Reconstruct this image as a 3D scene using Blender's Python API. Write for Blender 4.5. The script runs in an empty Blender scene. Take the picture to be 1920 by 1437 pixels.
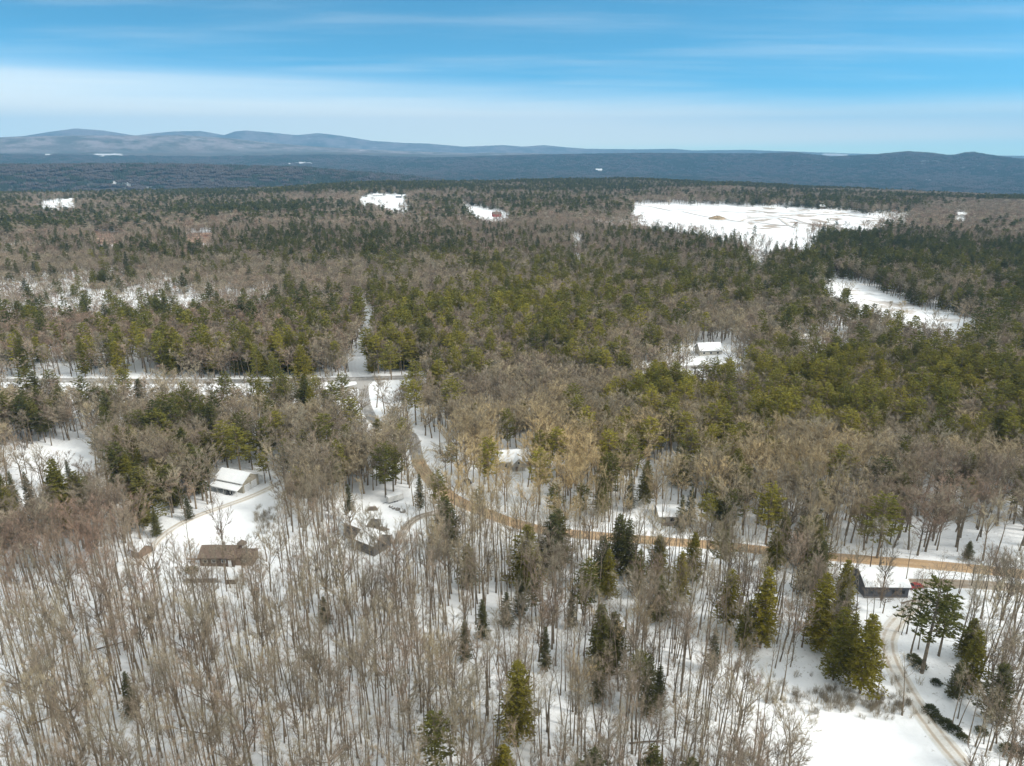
import bpy, math, random
import numpy as np
from mathutils import Vector, Matrix
S = bpy.context.scene
R = math.radians
# ------------------------------------------------------------------ camera
FPX, PITCH, CAMZ = 1330.0, math.atan(436 / 1330.0), 120.0
cd = bpy.data.cameras.new("camera"); cam = bpy.data.objects.new("camera", cd)
S.collection.objects.link(cam); S.camera = cam
cam.location = (0, 0, CAMZ); cam.rotation_euler = (math.pi / 2 - PITCH, 0, 0)
cd.sensor_width = 36; cd.lens = FPX / 1920 * 36; cd.clip_start = 0.5; cd.clip_end = 80000
# ------------------------------------------------------------------ light
SUN_EL, SUN_AZ = R(40), R(112)          # azimuth clockwise from +Y (the view direction)
sdir = Vector((math.sin(SUN_AZ) * math.cos(SUN_EL), math.cos(SUN_AZ) * math.cos(SUN_EL), math.sin(SUN_EL)))
sl = bpy.data.lights.new("sun", 'SUN'); so = bpy.data.objects.new("sun", sl); S.collection.objects.link(so)
sl.energy = 2.3; sl.angle = R(12.0); sl.color = (1.0, 0.945, 0.85)
so.rotation_euler = sdir.to_track_quat('Z', 'Y').to_euler(); so.location = (300, -200, 500)
W = bpy.data.worlds.new("World"); S.world = W; W.use_nodes = True
nt = W.node_tree; N = nt.nodes; L = nt.links; N.clear()
def wn(t, **k):
    n = N.new(t)
    for a, b in k.items(): setattr(n, a, b)
    return n
def wmath(op, a, b=None, clamp=False):
    m = wn('ShaderNodeMath', operation=op, use_clamp=clamp)
    for i, v in enumerate((a, b)):
        if v is None: continue
        if isinstance(v, (int, float)): m.inputs[i].default_value = v
        else: L.new(v, m.inputs[i])
    return m.outputs[0]
tc = wn('ShaderNodeTexCoord'); sx = wn('ShaderNodeSeparateXYZ'); L.new(tc.outputs['Generated'], sx.inputs[0])
zc = wmath('MAXIMUM', sx.outputs[2], 0.0)
zz = wmath('ADD', wmath('MULTIPLY', zc, 3.6), 0.06)      # elevation stretched for the sky lookup: deep blue starts low over the horizon
cb = wn('ShaderNodeCombineXYZ'); L.new(sx.outputs[0], cb.inputs[0]); L.new(sx.outputs[1], cb.inputs[1]); L.new(zz, cb.inputs[2])
sky = wn('ShaderNodeTexSky', sky_type='NISHITA', sun_disc=False, sun_elevation=SUN_EL, sun_rotation=SUN_AZ, altitude=300,
         air_density=1.15, dust_density=0.4, ozone_density=2.6)
L.new(cb.outputs[0], sky.inputs[0])
# thin cloud sheets: stretched noise over the direction projected on a flat ceiling
inv = wmath('DIVIDE', 1.0, wmath('ADD', zc, 0.03))
px_ = wmath('MULTIPLY', sx.outputs[0], inv); py_ = wmath('MULTIPLY', sx.outputs[1], inv)
cc = wn('ShaderNodeCombineXYZ'); L.new(wmath('MULTIPLY', px_, 0.18), cc.inputs[0]); L.new(wmath('MULTIPLY', py_, 0.55), cc.inputs[1])
nz = wn('ShaderNodeTexNoise'); nz.inputs['Scale'].default_value = 1.6; nz.inputs['Detail'].default_value = 7; nz.inputs['Roughness'].default_value = 0.55
L.new(cc.outputs[0], nz.inputs['Vector'])
c2 = wn('ShaderNodeCombineXYZ'); L.new(wmath('MULTIPLY', sx.outputs[0], 1.6), c2.inputs[0]); L.new(wmath('MULTIPLY', sx.outputs[2], 34.0), c2.inputs[2])
nb = wn('ShaderNodeTexNoise'); nb.inputs['Scale'].default_value = 1.0; nb.inputs['Detail'].default_value = 6; L.new(c2.outputs[0], nb.inputs['Vector'])
elev = wmath('ADD', wmath('ADD', sx.outputs[2], wmath('MULTIPLY', wmath('SUBTRACT', nb.outputs[0], 0.5), 0.045)), wmath('MULTIPLY', sx.outputs[0], 0.035))
band = wn('ShaderNodeMapRange', interpolation_type='SMOOTHSTEP'); L.new(elev, band.inputs[0])
band.inputs[1].default_value = 0.096; band.inputs[2].default_value = 0.030; band.inputs[3].default_value = 0.0; band.inputs[4].default_value = 0.78
wisp = wn('ShaderNodeMapRange', interpolation_type='SMOOTHSTEP'); L.new(nz.outputs[0], wisp.inputs[0])
wisp.inputs[1].default_value = 0.40; wisp.inputs[2].default_value = 0.85; wisp.inputs[3].default_value = 0.0; wisp.inputs[4].default_value = 0.20
clear = wn('ShaderNodeMapRange', interpolation_type='SMOOTHSTEP'); L.new(wmath('ADD', sx.outputs[2], wmath('MULTIPLY', sx.outputs[0], -0.02)), clear.inputs[0])
clear.inputs[1].default_value = -0.006; clear.inputs[2].default_value = 0.008; clear.inputs[3].default_value = 0.65; clear.inputs[4].default_value = 1.0
cl = wmath('MULTIPLY', wmath('MAXIMUM', band.outputs[0], wisp.outputs[0]), clear.outputs[0])
tn = wn('ShaderNodeMix', data_type='RGBA', blend_type='MULTIPLY'); tn.inputs[0].default_value = 1; L.new(sky.outputs[0], tn.inputs[6]); tn.inputs[7].default_value = (0.45, 1.21, 1.19, 1)
high = wn('ShaderNodeMapRange', interpolation_type='SMOOTHSTEP'); L.new(sx.outputs[2], high.inputs[0]); high.inputs[1].default_value = 0.22; high.inputs[2].default_value = 0.5; high.inputs[3].default_value = 0.0; high.inputs[4].default_value = 0.75
cl = wmath('MAXIMUM', cl, wmath('MULTIPLY', high.outputs[0], wmath('MULTIPLY', nz.outputs[0], 1.7, True)))
mx = wn('ShaderNodeMix', data_type='RGBA'); L.new(cl, mx.inputs[0]); L.new(tn.outputs[2], mx.inputs[6]); mx.inputs[7].default_value = (8.4, 7.8, 6.6, 1)
bg = wn('ShaderNodeBackground'); L.new(mx.outputs[2], bg.inputs[0]); bg.inputs[1].default_value = 0.14
wo = wn('ShaderNodeOutputWorld'); L.new(bg.outputs[0], wo.inputs[0])
S.view_settings.view_transform = 'Standard'; S.view_settings.look = 'None'
S.view_settings.exposure = 0.62; S.view_settings.gamma = 1.0
S.cycles.use_denoising = True
try: S.cycles.denoiser = 'OPENIMAGEDENOISE'
except Exception: pass
S.cycles.max_bounces = 5; S.cycles.diffuse_bounces = 3; S.cycles.transmission_bounces = 2; S.cycles.transparent_max_bounces = 4
S.cycles.volume_bounces = 0; S.cycles.use_adaptive_sampling = True; S.cycles.adaptive_threshold = 0.02

# ------------------------------------------------------------------ projection helpers
CP, SP = math.cos(PITCH), math.sin(PITCH)
def proj(x, y, z):
    dz = z - CAMZ
    dep = y * CP - dz * SP
    dep = np.where(dep < 1, 1, dep)
    up = y * SP + dz * CP
    return 960 + FPX * x / dep, 718.5 - FPX * up / dep
# ------------------------------------------------------------------ terrain height
_rw = np.random.RandomState(5)
def _waves(n, lmin, lmax, amp, seed):
    r = np.random.RandomState(seed); out = []
    for i in range(n):
        lam = lmin * (lmax / lmin) ** r.rand(); a = r.rand() * 2 * math.pi
        out.append((2 * math.pi / lam * math.cos(a), 2 * math.pi / lam * math.sin(a), r.rand() * 6.28, amp * (lam / lmax) ** 0.9 / math.sqrt(n)))
    return out
W1 = _waves(9, 60, 190, 1.6, 1); W2 = _waves(9, 300, 1100, 16.0, 2); W3 = _waves(8, 1500, 5000, 70.0, 3)
def wsum(ws, x, y):
    s = 0
    for kx, ky, ph, a in ws: s = s + a * np.sin(kx * x + ky * y + ph)
    return s
def sstep(a, b, x):
    t = np.clip((x - a) / (b - a), 0, 1); return t * t * (3 - 2 * t)
LAYERS = [  # distance, half depth, skyline (photo column, row)
    (4300, 900, [(-400, 312), (0, 314), (300, 312), (560, 318), (760, 334), (900, 352), (1100, 372), (2400, 372)]),
    (8600, 1500, [(-400, 335), (300, 330), (620, 308), (850, 298), (1000, 293), (1200, 290), (1420, 291), (1490, 289), (1560, 297), (1640, 293), (1700, 287), (1745, 290), (1785, 295), (1818, 288), (1870, 296), (1930, 303), (2400, 306)]),
    (11800, 1300, [(-400, 256), (0, 254), (100, 251), (200, 250), (350, 250), (430, 255), (520, 265), (620, 273), (740, 279), (900, 284), (1050, 289), (1200, 292), (2400, 300)]),
    (17500, 1500, [(-400, 262), (-50, 256), (50, 251), (100, 243), (150, 236), (200, 240), (260, 250), (290, 246), (330, 242), (380, 241), (425, 249), (445, 242), (465, 240), (500, 243), (560, 249), (600, 245), (640, 250), (700, 260), (760, 264), (800, 265), (870, 271), (945, 268), (980, 271), (1020, 268), (1060, 272), (1100, 275), (1200, 276), (1260, 275), (1300, 278), (1400, 277), (1480, 280), (1600, 284), (1750, 287), (2400, 292)]),
]
def height(x, y):
    x = np.asarray(x, float); y = np.asarray(y, float)
    r = np.hypot(x, y); fr = y > 1
    col = 960 + FPX * np.where(fr, x, 0) / np.maximum(np.where(fr, r, 1) * 0.99, 1) * 1.0
    col = np.where(fr, 960 + FPX * x / np.maximum(y, 1) * (1.0 / 0.952), -999)
    h = wsum(W1, x, y) * 1.0 + wsum(W2, x, y) * sstep(450, 1500, r) * 0.35
    crest = 2450 + 150 * np.sin(x / 700.0)
    left = sstep(-300, -1100, x) * sstep(900, 2400, y)
    h = h + 3 * sstep(1500, 2500, r) * (1 - left) - 12 * left - 42 * sstep(300, 2000, x) * sstep(1300, 2400, y)
    h = h - 150 * sstep(crest + 50, crest + 1700, r)
    h = h + wsum(W3, x, y) * sstep(3500, 6000, r) * 0.30
    h = h + (205 + 50 * sstep(400, -2500, x) - 25 * sstep(0, 3000, x)) * np.clip((r - 4700) / 5200.0, 0, 1)
    h = h - 90 * sstep(11500, 15000, r) * sstep(-2000, 3000, x)
    for D, hw, prof in LAYERS:
        xs = np.array([p_[0] for p_ in prof], float); ys = np.array([p_[1] for p_ in prof], float)
        v = np.interp(col, xs, ys) + (4.0 if D > 11000 else 0.0)
        b = (718.5 - v) / FPX
        zt = y * 0
        Y = D * np.cos(np.arctan2(x, np.maximum(y, 1)))
        zt = Y * (b * CP - SP) / (CP + b * SP) + CAMZ
        w = sstep(1.0, 0.0, np.abs(r - D) / hw) * np.where(fr, 1, 0)
        rough = (wsum(W2, x, y) * 0.5) * (0.4 if D < 9000 else 1.0)
        tgt = zt + rough * sstep(0.0, 0.4, np.abs(r - D) / hw)
        h = np.where(tgt > h, h + (tgt - h) * w, h)
    return h
def hgt(x, y): return float(height(np.array([x]), np.array([y]))[0])
def G(u, v, dz=0.0):
    """the point of the ground seen at a column and row of the photograph"""
    a = (u - 960) / FPX; b = (718.5 - v) / FPX
    dy = CP + b * SP; dzz = -SP + b * CP
    z = 0.0
    for i in range(12):
        t = (z + dz - CAMZ) / dzz; z = 0.5 * z + 0.5 * hgt(a * t, dy * t) if i > 3 else hgt(a * t, dy * t)
    t = (z + dz - CAMZ) / dzz
    return Vector((a * t, dy * t, z))
def inpoly(px, py, poly):
    px = np.asarray(px); py = np.asarray(py); ins = np.zeros(px.shape, bool); n = len(poly); j = n - 1
    for i in range(n):
        xi, yi = poly[i]; xj, yj = poly[j]
        c = ((yi > py) != (yj > py)) & (px < (xj - xi) * (py - yi) / ((yj - yi) or 1e-9) + xi)
        ins ^= c; j = i
    return ins
# ------------------------------------------------------------------ material helpers
class NT:
    def __init__(s, name):
        s.m = bpy.data.materials.new(name); s.m.use_nodes = True; s.t = s.m.node_tree; s.t.nodes.clear()
    def n(s, typ, ins=None, **k):
        nd = s.t.nodes.new(typ)
        for a, b in k.items(): setattr(nd, a, b)
        for a, b in (ins or {}).items():
            if isinstance(b, bpy.types.NodeSocket): s.t.links.new(b, nd.inputs[a])
            else: nd.inputs[a].default_value = b
        return nd
    def mix(s, f, a, b): 
        nd = s.n('ShaderNodeMix', {0: f}, data_type='RGBA')
        for i, v in ((6, a), (7, b)):
            if isinstance(v, bpy.types.NodeSocket): s.t.links.new(v, nd.inputs[i])
            else: nd.inputs[i].default_value = (*v, 1) if len(v) == 3 else v
        return nd.outputs[2]
    def math(s, op, a, b=0.0, clamp=False): return s.n('ShaderNodeMath', {0: a, 1: b}, operation=op, use_clamp=clamp).outputs[0]
    def noise(s, scale, detail=4, rough=0.5, vec=None):
        v = vec or s.n('ShaderNodeNewGeometry').outputs['Position']
        return s.n('ShaderNodeTexNoise', {'Vector': v, 'Scale': scale, 'Detail': detail, 'Roughness': rough}).outputs[0]
    def ramp(s, f, lo, hi, a=0.0, b=1.0):
        return s.n('ShaderNodeMapRange', {0: f, 1: lo, 2: hi, 3: a, 4: b}, interpolation_type='SMOOTHSTEP').outputs[0]
    def out(s, col, rough=0.8, bump=None, bs=0.3, bd=0.1, spec=0.3, extra=None):
        ins = {'Roughness': rough, 'Specular IOR Level': spec}
        p = s.n('ShaderNodeBsdfPrincipled', ins)
        if isinstance(col, bpy.types.NodeSocket): s.t.links.new(col, p.inputs['Base Color'])
        else: p.inputs['Base Color'].default_value = (*col, 1)
        for k, v in (extra or {}).items(): p.inputs[k].default_value = v
        if bump is not None:
            b = s.n('ShaderNodeBump', {'Height': bump, 'Strength': bs, 'Distance': bd}); s.t.links.new(b.outputs[0], p.inputs['Normal'])
        o = s.n('ShaderNodeOutputMaterial', {'Surface': p.outputs[0]}); return s.m
def attr(s, name, typ='GEOMETRY'): return s.n('ShaderNodeAttribute', attribute_name=name, attribute_type=typ)
def flat_mat(name, c1, c2, scale=1.2, rough=0.8, bump=0.0, spec=0.3):
    s = NT(name); f = s.noise(scale, 5, 0.6); f = s.ramp(f, 0.3, 0.7)
    return s.out(s.mix(f, c1, c2), rough, f if bump else None, bump, 0.05, spec)
M = {}
# ground: snow, leaf litter showing through, far wooded slopes, marsh
s = NT('ground')
snow = s.mix(s.noise(0.06, 4), (0.80, 0.83, 0.87), (0.86, 0.88, 0.90))
lit = s.math('MULTIPLY', s.ramp(s.noise(1.1, 6, 0.7), 0.56, 0.72), s.ramp(s.noise(0.05, 3), 0.42, 0.60))
litw = s.math('MULTIPLY', lit, attr(s, 'litter').outputs['Fac'])
c = s.mix(litw, snow, (0.20, 0.16, 0.12))
stick = s.math('MULTIPLY', s.ramp(s.noise(0.35, 8, 0.75), 0.60, 0.68), attr(s, 'litter').outputs['Fac'])
c = s.mix(s.math('MULTIPLY', stick, 0.75), c, (0.16, 0.13, 0.10))
mk = s.ramp(s.noise(0.05, 5, 0.6), 0.35, 0.62)
marsh = s.mix(mk, (0.50, 0.36, 0.26), (0.17, 0.075, 0.055))
c = s.mix(attr(s, 'marsh').outputs['Fac'], c, marsh)
scar = s.ramp(s.noise(0.022, 8, 0.66), 0.50, 0.60)
c = s.mix(s.math('MULTIPLY', scar, attr(s, 'cut').outputs['Fac']), c, (0.30, 0.23, 0.17))
cv = s.mix(s.ramp(s.noise(0.0011, 6, 0.6), 0.40, 0.58), (0.12, 0.095, 0.085), (0.035, 0.05, 0.035))
cv = s.mix(s.ramp(s.noise(0.02, 4, 0.7), 0.25, 0.75), cv, (0.10, 0.10, 0.085))
cv = s.mix(s.math('MULTIPLY', s.ramp(s.noise(0.003, 6, 0.7), 0.62, 0.72), 0.5), cv, (0.5, 0.5, 0.5))
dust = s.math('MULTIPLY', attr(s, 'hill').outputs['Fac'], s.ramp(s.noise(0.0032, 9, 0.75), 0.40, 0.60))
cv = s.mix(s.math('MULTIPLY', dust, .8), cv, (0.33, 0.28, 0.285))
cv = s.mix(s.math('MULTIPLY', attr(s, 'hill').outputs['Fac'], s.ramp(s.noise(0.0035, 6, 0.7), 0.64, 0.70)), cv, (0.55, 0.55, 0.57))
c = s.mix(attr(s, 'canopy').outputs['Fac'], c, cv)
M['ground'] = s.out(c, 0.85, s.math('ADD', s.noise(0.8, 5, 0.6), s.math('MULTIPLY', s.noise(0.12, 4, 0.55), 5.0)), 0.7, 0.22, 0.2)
def bark(name, c1, c2, t1, t2):
    s = NT(name); rnd = s.n('ShaderNodeObjectInfo').outputs['Random']
    ti = attr(s, 'tint', 'INSTANCER').outputs['Fac']
    geo = s.n('ShaderNodeNewGeometry').outputs['Position']
    f = s.noise(1.3, 5, 0.7, geo)
    a = s.mix(rnd, c1, c2); b = s.mix(ti, a, t1)
    c = s.mix(s.ramp(f, 0.35, 0.7), b, t2)
    return s.out(c, 0.9, f, 0.4, 0.05, 0.15)
M['bark'] = bark('bark', (0.15, 0.122, 0.09), (0.28, 0.235, 0.175), (0.34, 0.26, 0.17), (0.09, 0.078, 0.066))
s = NT('twigs'); rnd = s.n('ShaderNodeObjectInfo').outputs['Random']
ti = attr(s, 'tint', 'INSTANCER').outputs['Fac']
g1 = s.n('ShaderNodeValToRGB', {0: ti}); e = g1.color_ramp.elements
e[0].position = 0.0; e[0].color = (0.35, 0.24, 0.18, 1); e[1].position = 1.0; e[1].color = (0.60, 0.46, 0.25, 1)
e2 = e.new(0.5); e2.color = (0.335, 0.295, 0.22, 1)
dk = s.mix(rnd, (0.62, 0.62, 0.62), (1.25, 1.25, 1.25))
mm = s.n('ShaderNodeMix', {0: 1.0, 6: g1.outputs[0], 7: dk}, data_type='RGBA', blend_type='MULTIPLY')
M['twig'] = s.out(mm.outputs[2], 0.85, spec=0.15)
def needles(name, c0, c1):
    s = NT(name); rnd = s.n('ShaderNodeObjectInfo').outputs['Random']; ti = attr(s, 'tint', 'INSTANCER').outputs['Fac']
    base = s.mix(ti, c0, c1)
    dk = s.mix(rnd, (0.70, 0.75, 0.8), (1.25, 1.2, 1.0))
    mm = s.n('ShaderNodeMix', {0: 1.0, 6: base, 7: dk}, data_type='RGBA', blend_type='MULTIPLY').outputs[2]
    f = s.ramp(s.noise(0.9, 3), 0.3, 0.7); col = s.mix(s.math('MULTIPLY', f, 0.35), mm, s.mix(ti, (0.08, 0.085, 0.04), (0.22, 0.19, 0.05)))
    d = s.n('ShaderNodeBsdfDiffuse', {'Color': col}); tr = s.n('ShaderNodeBsdfTranslucent', {'Color': col})
    mxs = s.n('ShaderNodeMixShader', {0: 0.28, 1: d.outputs[0], 2: tr.outputs[0]})
    s.n('ShaderNodeOutputMaterial', {'Surface': mxs.outputs[0]}); return s.m
M['pine'] = needles('pine_needles', (0.118, 0.125, 0.050), (0.34, 0.31, 0.07))
M['hemlock'] = needles('hemlock_needles', (0.125, 0.132, 0.070), (0.27, 0.24, 0.042))
M['oakleaf'] = flat_mat('rust_leaves', (0.35, 0.12, 0.06), (0.22, 0.10, 0.05), 2)
M['snow'] = flat_mat('roof_snow', (0.82, 0.85, 0.88), (0.88, 0.90, 0.92), 0.5, 0.7, 0.2)

M['farbare'] = flat_mat('far_bare_crowns', (.06, .052, .05), (.10, .082, .074), .05)
M['farever'] = flat_mat('far_evergreen_crowns', (.028, .042, .028), (.045, .06, .034), .05)
# ------------------------------------------------------------------ mesh building
class MB:
    def __init__(s): s.v = []; s.f = []; s.m = []
    def add(s, vs, fs, mi=0):
        o = len(s.v); s.v += [tuple(p) for p in vs]; s.f += [tuple(i + o for i in q) for q in fs]; s.m += [mi] * len(fs)
    def box(s, c, sz, rz=0.0, mi=0, ax=None):
        hx, hy, hz_ = sz[0] / 2, sz[1] / 2, sz[2] / 2; ca, sa = math.cos(rz), math.sin(rz); vs = []
        for i in range(8):
            x = hx if i & 1 else -hx; y = hy if i & 2 else -hy; z = hz_ if i & 4 else -hz_
            vs.append((c[0] + x * ca - y * sa, c[1] + x * sa + y * ca, c[2] + z))
        s.add(vs, [(0, 2, 3, 1), (4, 5, 7, 6), (0, 1, 5, 4), (2, 6, 7, 3), (0, 4, 6, 2), (1, 3, 7, 5)], mi)
    def tube(s, pts, rs, n=5, mi=0, cap=True):
        rings = []; o = len(s.v)
        for i, p in enumerate(pts):
            a = Vector(pts[max(i - 1, 0)]); b = Vector(pts[min(i + 1, len(pts) - 1)]); d = (b - a).normalized()
            u = d.cross(Vector((0.3, 0.9, 0.1))); u = u.normalized() if u.length > 1e-3 else Vector((1, 0, 0)); w = d.cross(u)
            for k in range(n):
                t = 2 * math.pi * k / n; q = Vector(p) + (u * math.cos(t) + w * math.sin(t)) * rs[i]; s.v.append(tuple(q))
        for i in range(len(pts) - 1):
            for k in range(n):
                k2 = (k + 1) % n; s.f.append((o + i * n + k, o + i * n + k2, o + (i + 1) * n + k2, o + (i + 1) * n + k)); s.m.append(mi)
        if cap:
            s.f.append(tuple(o + (len(pts) - 1) * n + k for k in range(n))); s.m.append(mi)
    def blade(s, p, d, w, mi=0, rng=random):
        p = Vector(p); d = Vector(d); side = d.cross(Vector((rng.uniform(-1, 1), rng.uniform(-1, 1), rng.uniform(-1, 1))))
        side = side.normalized() * w * 0.5 if side.length > 1e-6 else Vector((w, 0, 0))
        o = len(s.v); s.v += [tuple(p - side), tuple(p + side), tuple(p + d)]; s.f.append((o, o + 1, o + 2)); s.m.append(mi)
    def slab(s, pts, th, mi=0):
        """a sloping plate: four corners (top face), thickness th downwards"""
        t = [Vector(p) for p in pts]; b = [p - Vector((0, 0, th)) for p in t]; n = len(t)
        s.add(t + b, [tuple(range(n)), tuple(range(2 * n - 1, n - 1, -1))] + [(i, i + n, (i + 1) % n + n, (i + 1) % n) for i in range(n)], mi)
    def mesh(s, name, mats):
        me = bpy.data.meshes.new(name); me.from_pydata(s.v, [], s.f)
        for m in mats: me.materials.append(m)
        if len(mats) > 1: me.polygons.foreach_set('material_index', s.m)
        me.update(); return me
    def build(s, name, mat, parent=None):
        return obj(name, s.mesh(name, [mat] if not isinstance(mat, (list, tuple)) else mat), parent)
def obj(name, me, parent=None, loc=None, rz=0.0):
    o = bpy.data.objects.new(name, me); S.collection.objects.link(o)
    if parent is not None: o.parent = parent
    if loc is not None: o.location = loc
    if rz: o.rotation_euler = (0, 0, rz)
    return o
def tag(o, label=None, cat=None, group=None, kind=None):
    if label: o['label'] = label
    if cat: o['category'] = cat
    if group: o['group'] = group
    if kind: o['kind'] = kind
    return o
def thing(name, label, cat, loc, rz=0.0, group=None): return tag(obj(name, None, None, loc, rz), label, cat, group)

# ------------------------------------------------------------------ places read off the photograph (columns, rows)
# (polygon, chance that a bare tree standing in front is missing, the same for an evergreen)
CLEAR = [
    ([(330, 992), (400, 950), (430, 926), (520, 898), (528, 925), (522, 960), (498, 985), (516, 1000), (514, 1020), (440, 1028), (330, 1022), (300, 1030), (285, 1020)], 0.97, 1),
    ([(300, 1020), (514, 1020), (514, 1050), (470, 1095), (340, 1095)], 0.45, 1),
    ([(440, 925), (560, 900), (565, 1090), (500, 1180), (330, 1180), (290, 1090)], 0.0, 1),
    ([(250, 1050), (300, 1000), (330, 978), (420, 936), (445, 950), (350, 1005), (290, 1050)], .96, 1),
    ([(1735, 578), (1835, 602), (1828, 616), (1735, 606)], .9, .95),
    ([(395, 905), (415, 872), (487, 882), (492, 905), (445, 930), (400, 930)], 1, 1),
    ([(672, 928), (700, 900), (800, 925), (815, 955), (790, 975), (750, 1010), (735, 1022), (640, 1005), (640, 965)], 0.42, 1),
    ([(700, 935), (765, 930), (790, 960), (740, 990), (690, 960)], 0.9, 1),
    ([(642, 958), (665, 952), (735, 985), (733, 1015), (700, 1020), (644, 1000)], 0.72, 1),
    ([(1512, 1322), (1650, 1325), (1720, 1375), (1775, 1437), (1800, 1700), (1440, 1700), (1505, 1437)], 1, 1),
    ([(1425, 1262), (1520, 1258), (1600, 1300), (1700, 1320), (1640, 1345), (1500, 1330), (1420, 1290)], 0.85, 1),
    ([(1600, 1062), (1715, 1066), (1730, 1100), (1712, 1125), (1620, 1128)], 0.75, 1),
    ([(1640, 1150), (1700, 1130), (1700, 1190), (1640, 1200)], 0.8, 1),
    ([(1550, 1032), (1900, 1060), (1900, 1100), (1700, 1104), (1690, 1080), (1550, 1062)], 0.8, 0.95),
    ([(1850, 990), (1925, 1000), (1925, 1060), (1800, 1050)], 0.6, 1),
    ([(1210, 892), (1265, 882), (1290, 930), (1295, 985), (1235, 990), (1200, 930)], 0.72, 1),
    ([(1300, 915), (1330, 915), (1330, 960), (1300, 950)], 0.6, 1),
    ([(935, 862), (945, 848), (1000, 850), (1002, 882), (960, 886), (938, 872)], 1, 1),
    ([(772, 815), (850, 812), (850, 832), (810, 838), (795, 870), (775, 850)], 0.9, 1),
    ([(850, 885), (900, 880), (895, 930), (860, 922)], 0.5, 1),
    ([(640, 706), (790, 702), (790, 716), (738, 726), (720, 768), (690, 770), (640, 735)], 0.93, 1),
    ([(665, 690), (655, 672), (668, 660), (682, 640), (674, 575), (686, 573), (694, 610), (688, 650), (678, 680), (680, 705)], 1, 1),
    ([(690, 770), (712, 770), (728, 812), (700, 812), (676, 800)], 0.6, 1),
    ([(1180, 684), (1290, 680), (1265, 655), (1330, 646), (1410, 654), (1408, 668), (1300, 690), (1190, 698)], 0.97, 1),
    ([(1480, 632), (1592, 628), (1594, 645), (1500, 650)], 0.75, 0.9),
    ([(1183, 381), (1300, 382), (1450, 387), (1600, 395), (1650, 412), (1652, 432), (1560, 432), (1470, 440), (1530, 455), (1480, 466), (1400, 455), (1320, 440), (1240, 425), (1190, 405)], .93, .985),
    ([(1530, 518), (1600, 526), (1660, 552), (1720, 580), (1800, 600), (1800, 612), (1740, 606), (1640, 575), (1560, 542)], 1, 1),
    ([(1460, 440), (1540, 455), (1535, 464), (1460, 466)], 0.9, 0.9),
    ([(680, 368), (712, 364), (768, 366), (768, 392), (745, 396), (715, 385), (690, 378), (670, 382), (672, 374)], 1, 1),
    ([(862, 374), (870, 372), (875, 385), (940, 396), (965, 406), (905, 412), (880, 396), (862, 384)], 1, 1),
    ([(60, 386), (100, 376), (135, 370), (148, 372), (142, 388), (120, 391), (70, 390)], 1, 1),
    ([(18, 344), (40, 340), (56, 350), (40, 360), (0, 360), (0, 352)], 0.9, 1),
    ([(1630, 398), (1700, 400), (1716, 408), (1690, 416), (1640, 412)], 0.85, 0.9),
    ([(170, 437), (228, 440), (230, 455), (180, 457)], 0.9, 1), ([(342, 446), (400, 438), (408, 452), (350, 456)], 0.9, 1), ([(0, 460), (75, 460), (75, 470), (0, 472)], 0.7, 0.8),
    ([(1070, 452), (1095, 436), (1100, 480), (1078, 488), (1068, 478)], 0.8, 0.9), ([(1398, 478), (1440, 480), (1440, 496), (1405, 496)], 0.8, 0.95),
    ([(1785, 402), (1815, 402), (1815, 410), (1785, 410)], 1, 1),
    ([(0, 842), (80, 838), (150, 826), (240, 808), (235, 800), (180, 835), (175, 870), (110, 890), (60, 880), (0, 872)], 0.9, 1),
    ([(270, 1000), (290, 1000), (285, 1040), (250, 1035), (254, 1005)], 0.7, 1),
    ([(1116, 316), (1132, 316), (1132, 322), (1116, 322)], 1, 1), ([(1280, 334), (1284, 334), (1284, 341), (1280, 341)], 1, 1),
    ([(535, 304), (590, 302), (590, 309), (540, 309)], .8, .8), ([(180, 289), (230, 288), (230, 295), (180, 295)], .8, .8), ([(80, 289), (98, 289), (98, 293), (80, 293)], .9, .9),
    ([(1725, 301), (1765, 301), (1770, 304), (1725, 304)], .9, .9), ([(1730, 336), (1755, 336), (1750, 341), (1730, 341)], .7, .7), ([(1795, 340), (1805, 340), (1805, 344), (1795, 344)], 1, 1),
    ([(210, 337), (260, 335), (262, 342), (210, 345)], .5, .7), ([(970, 284), (1005, 283), (1005, 286), (970, 286)], .8, .8),
]
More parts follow.
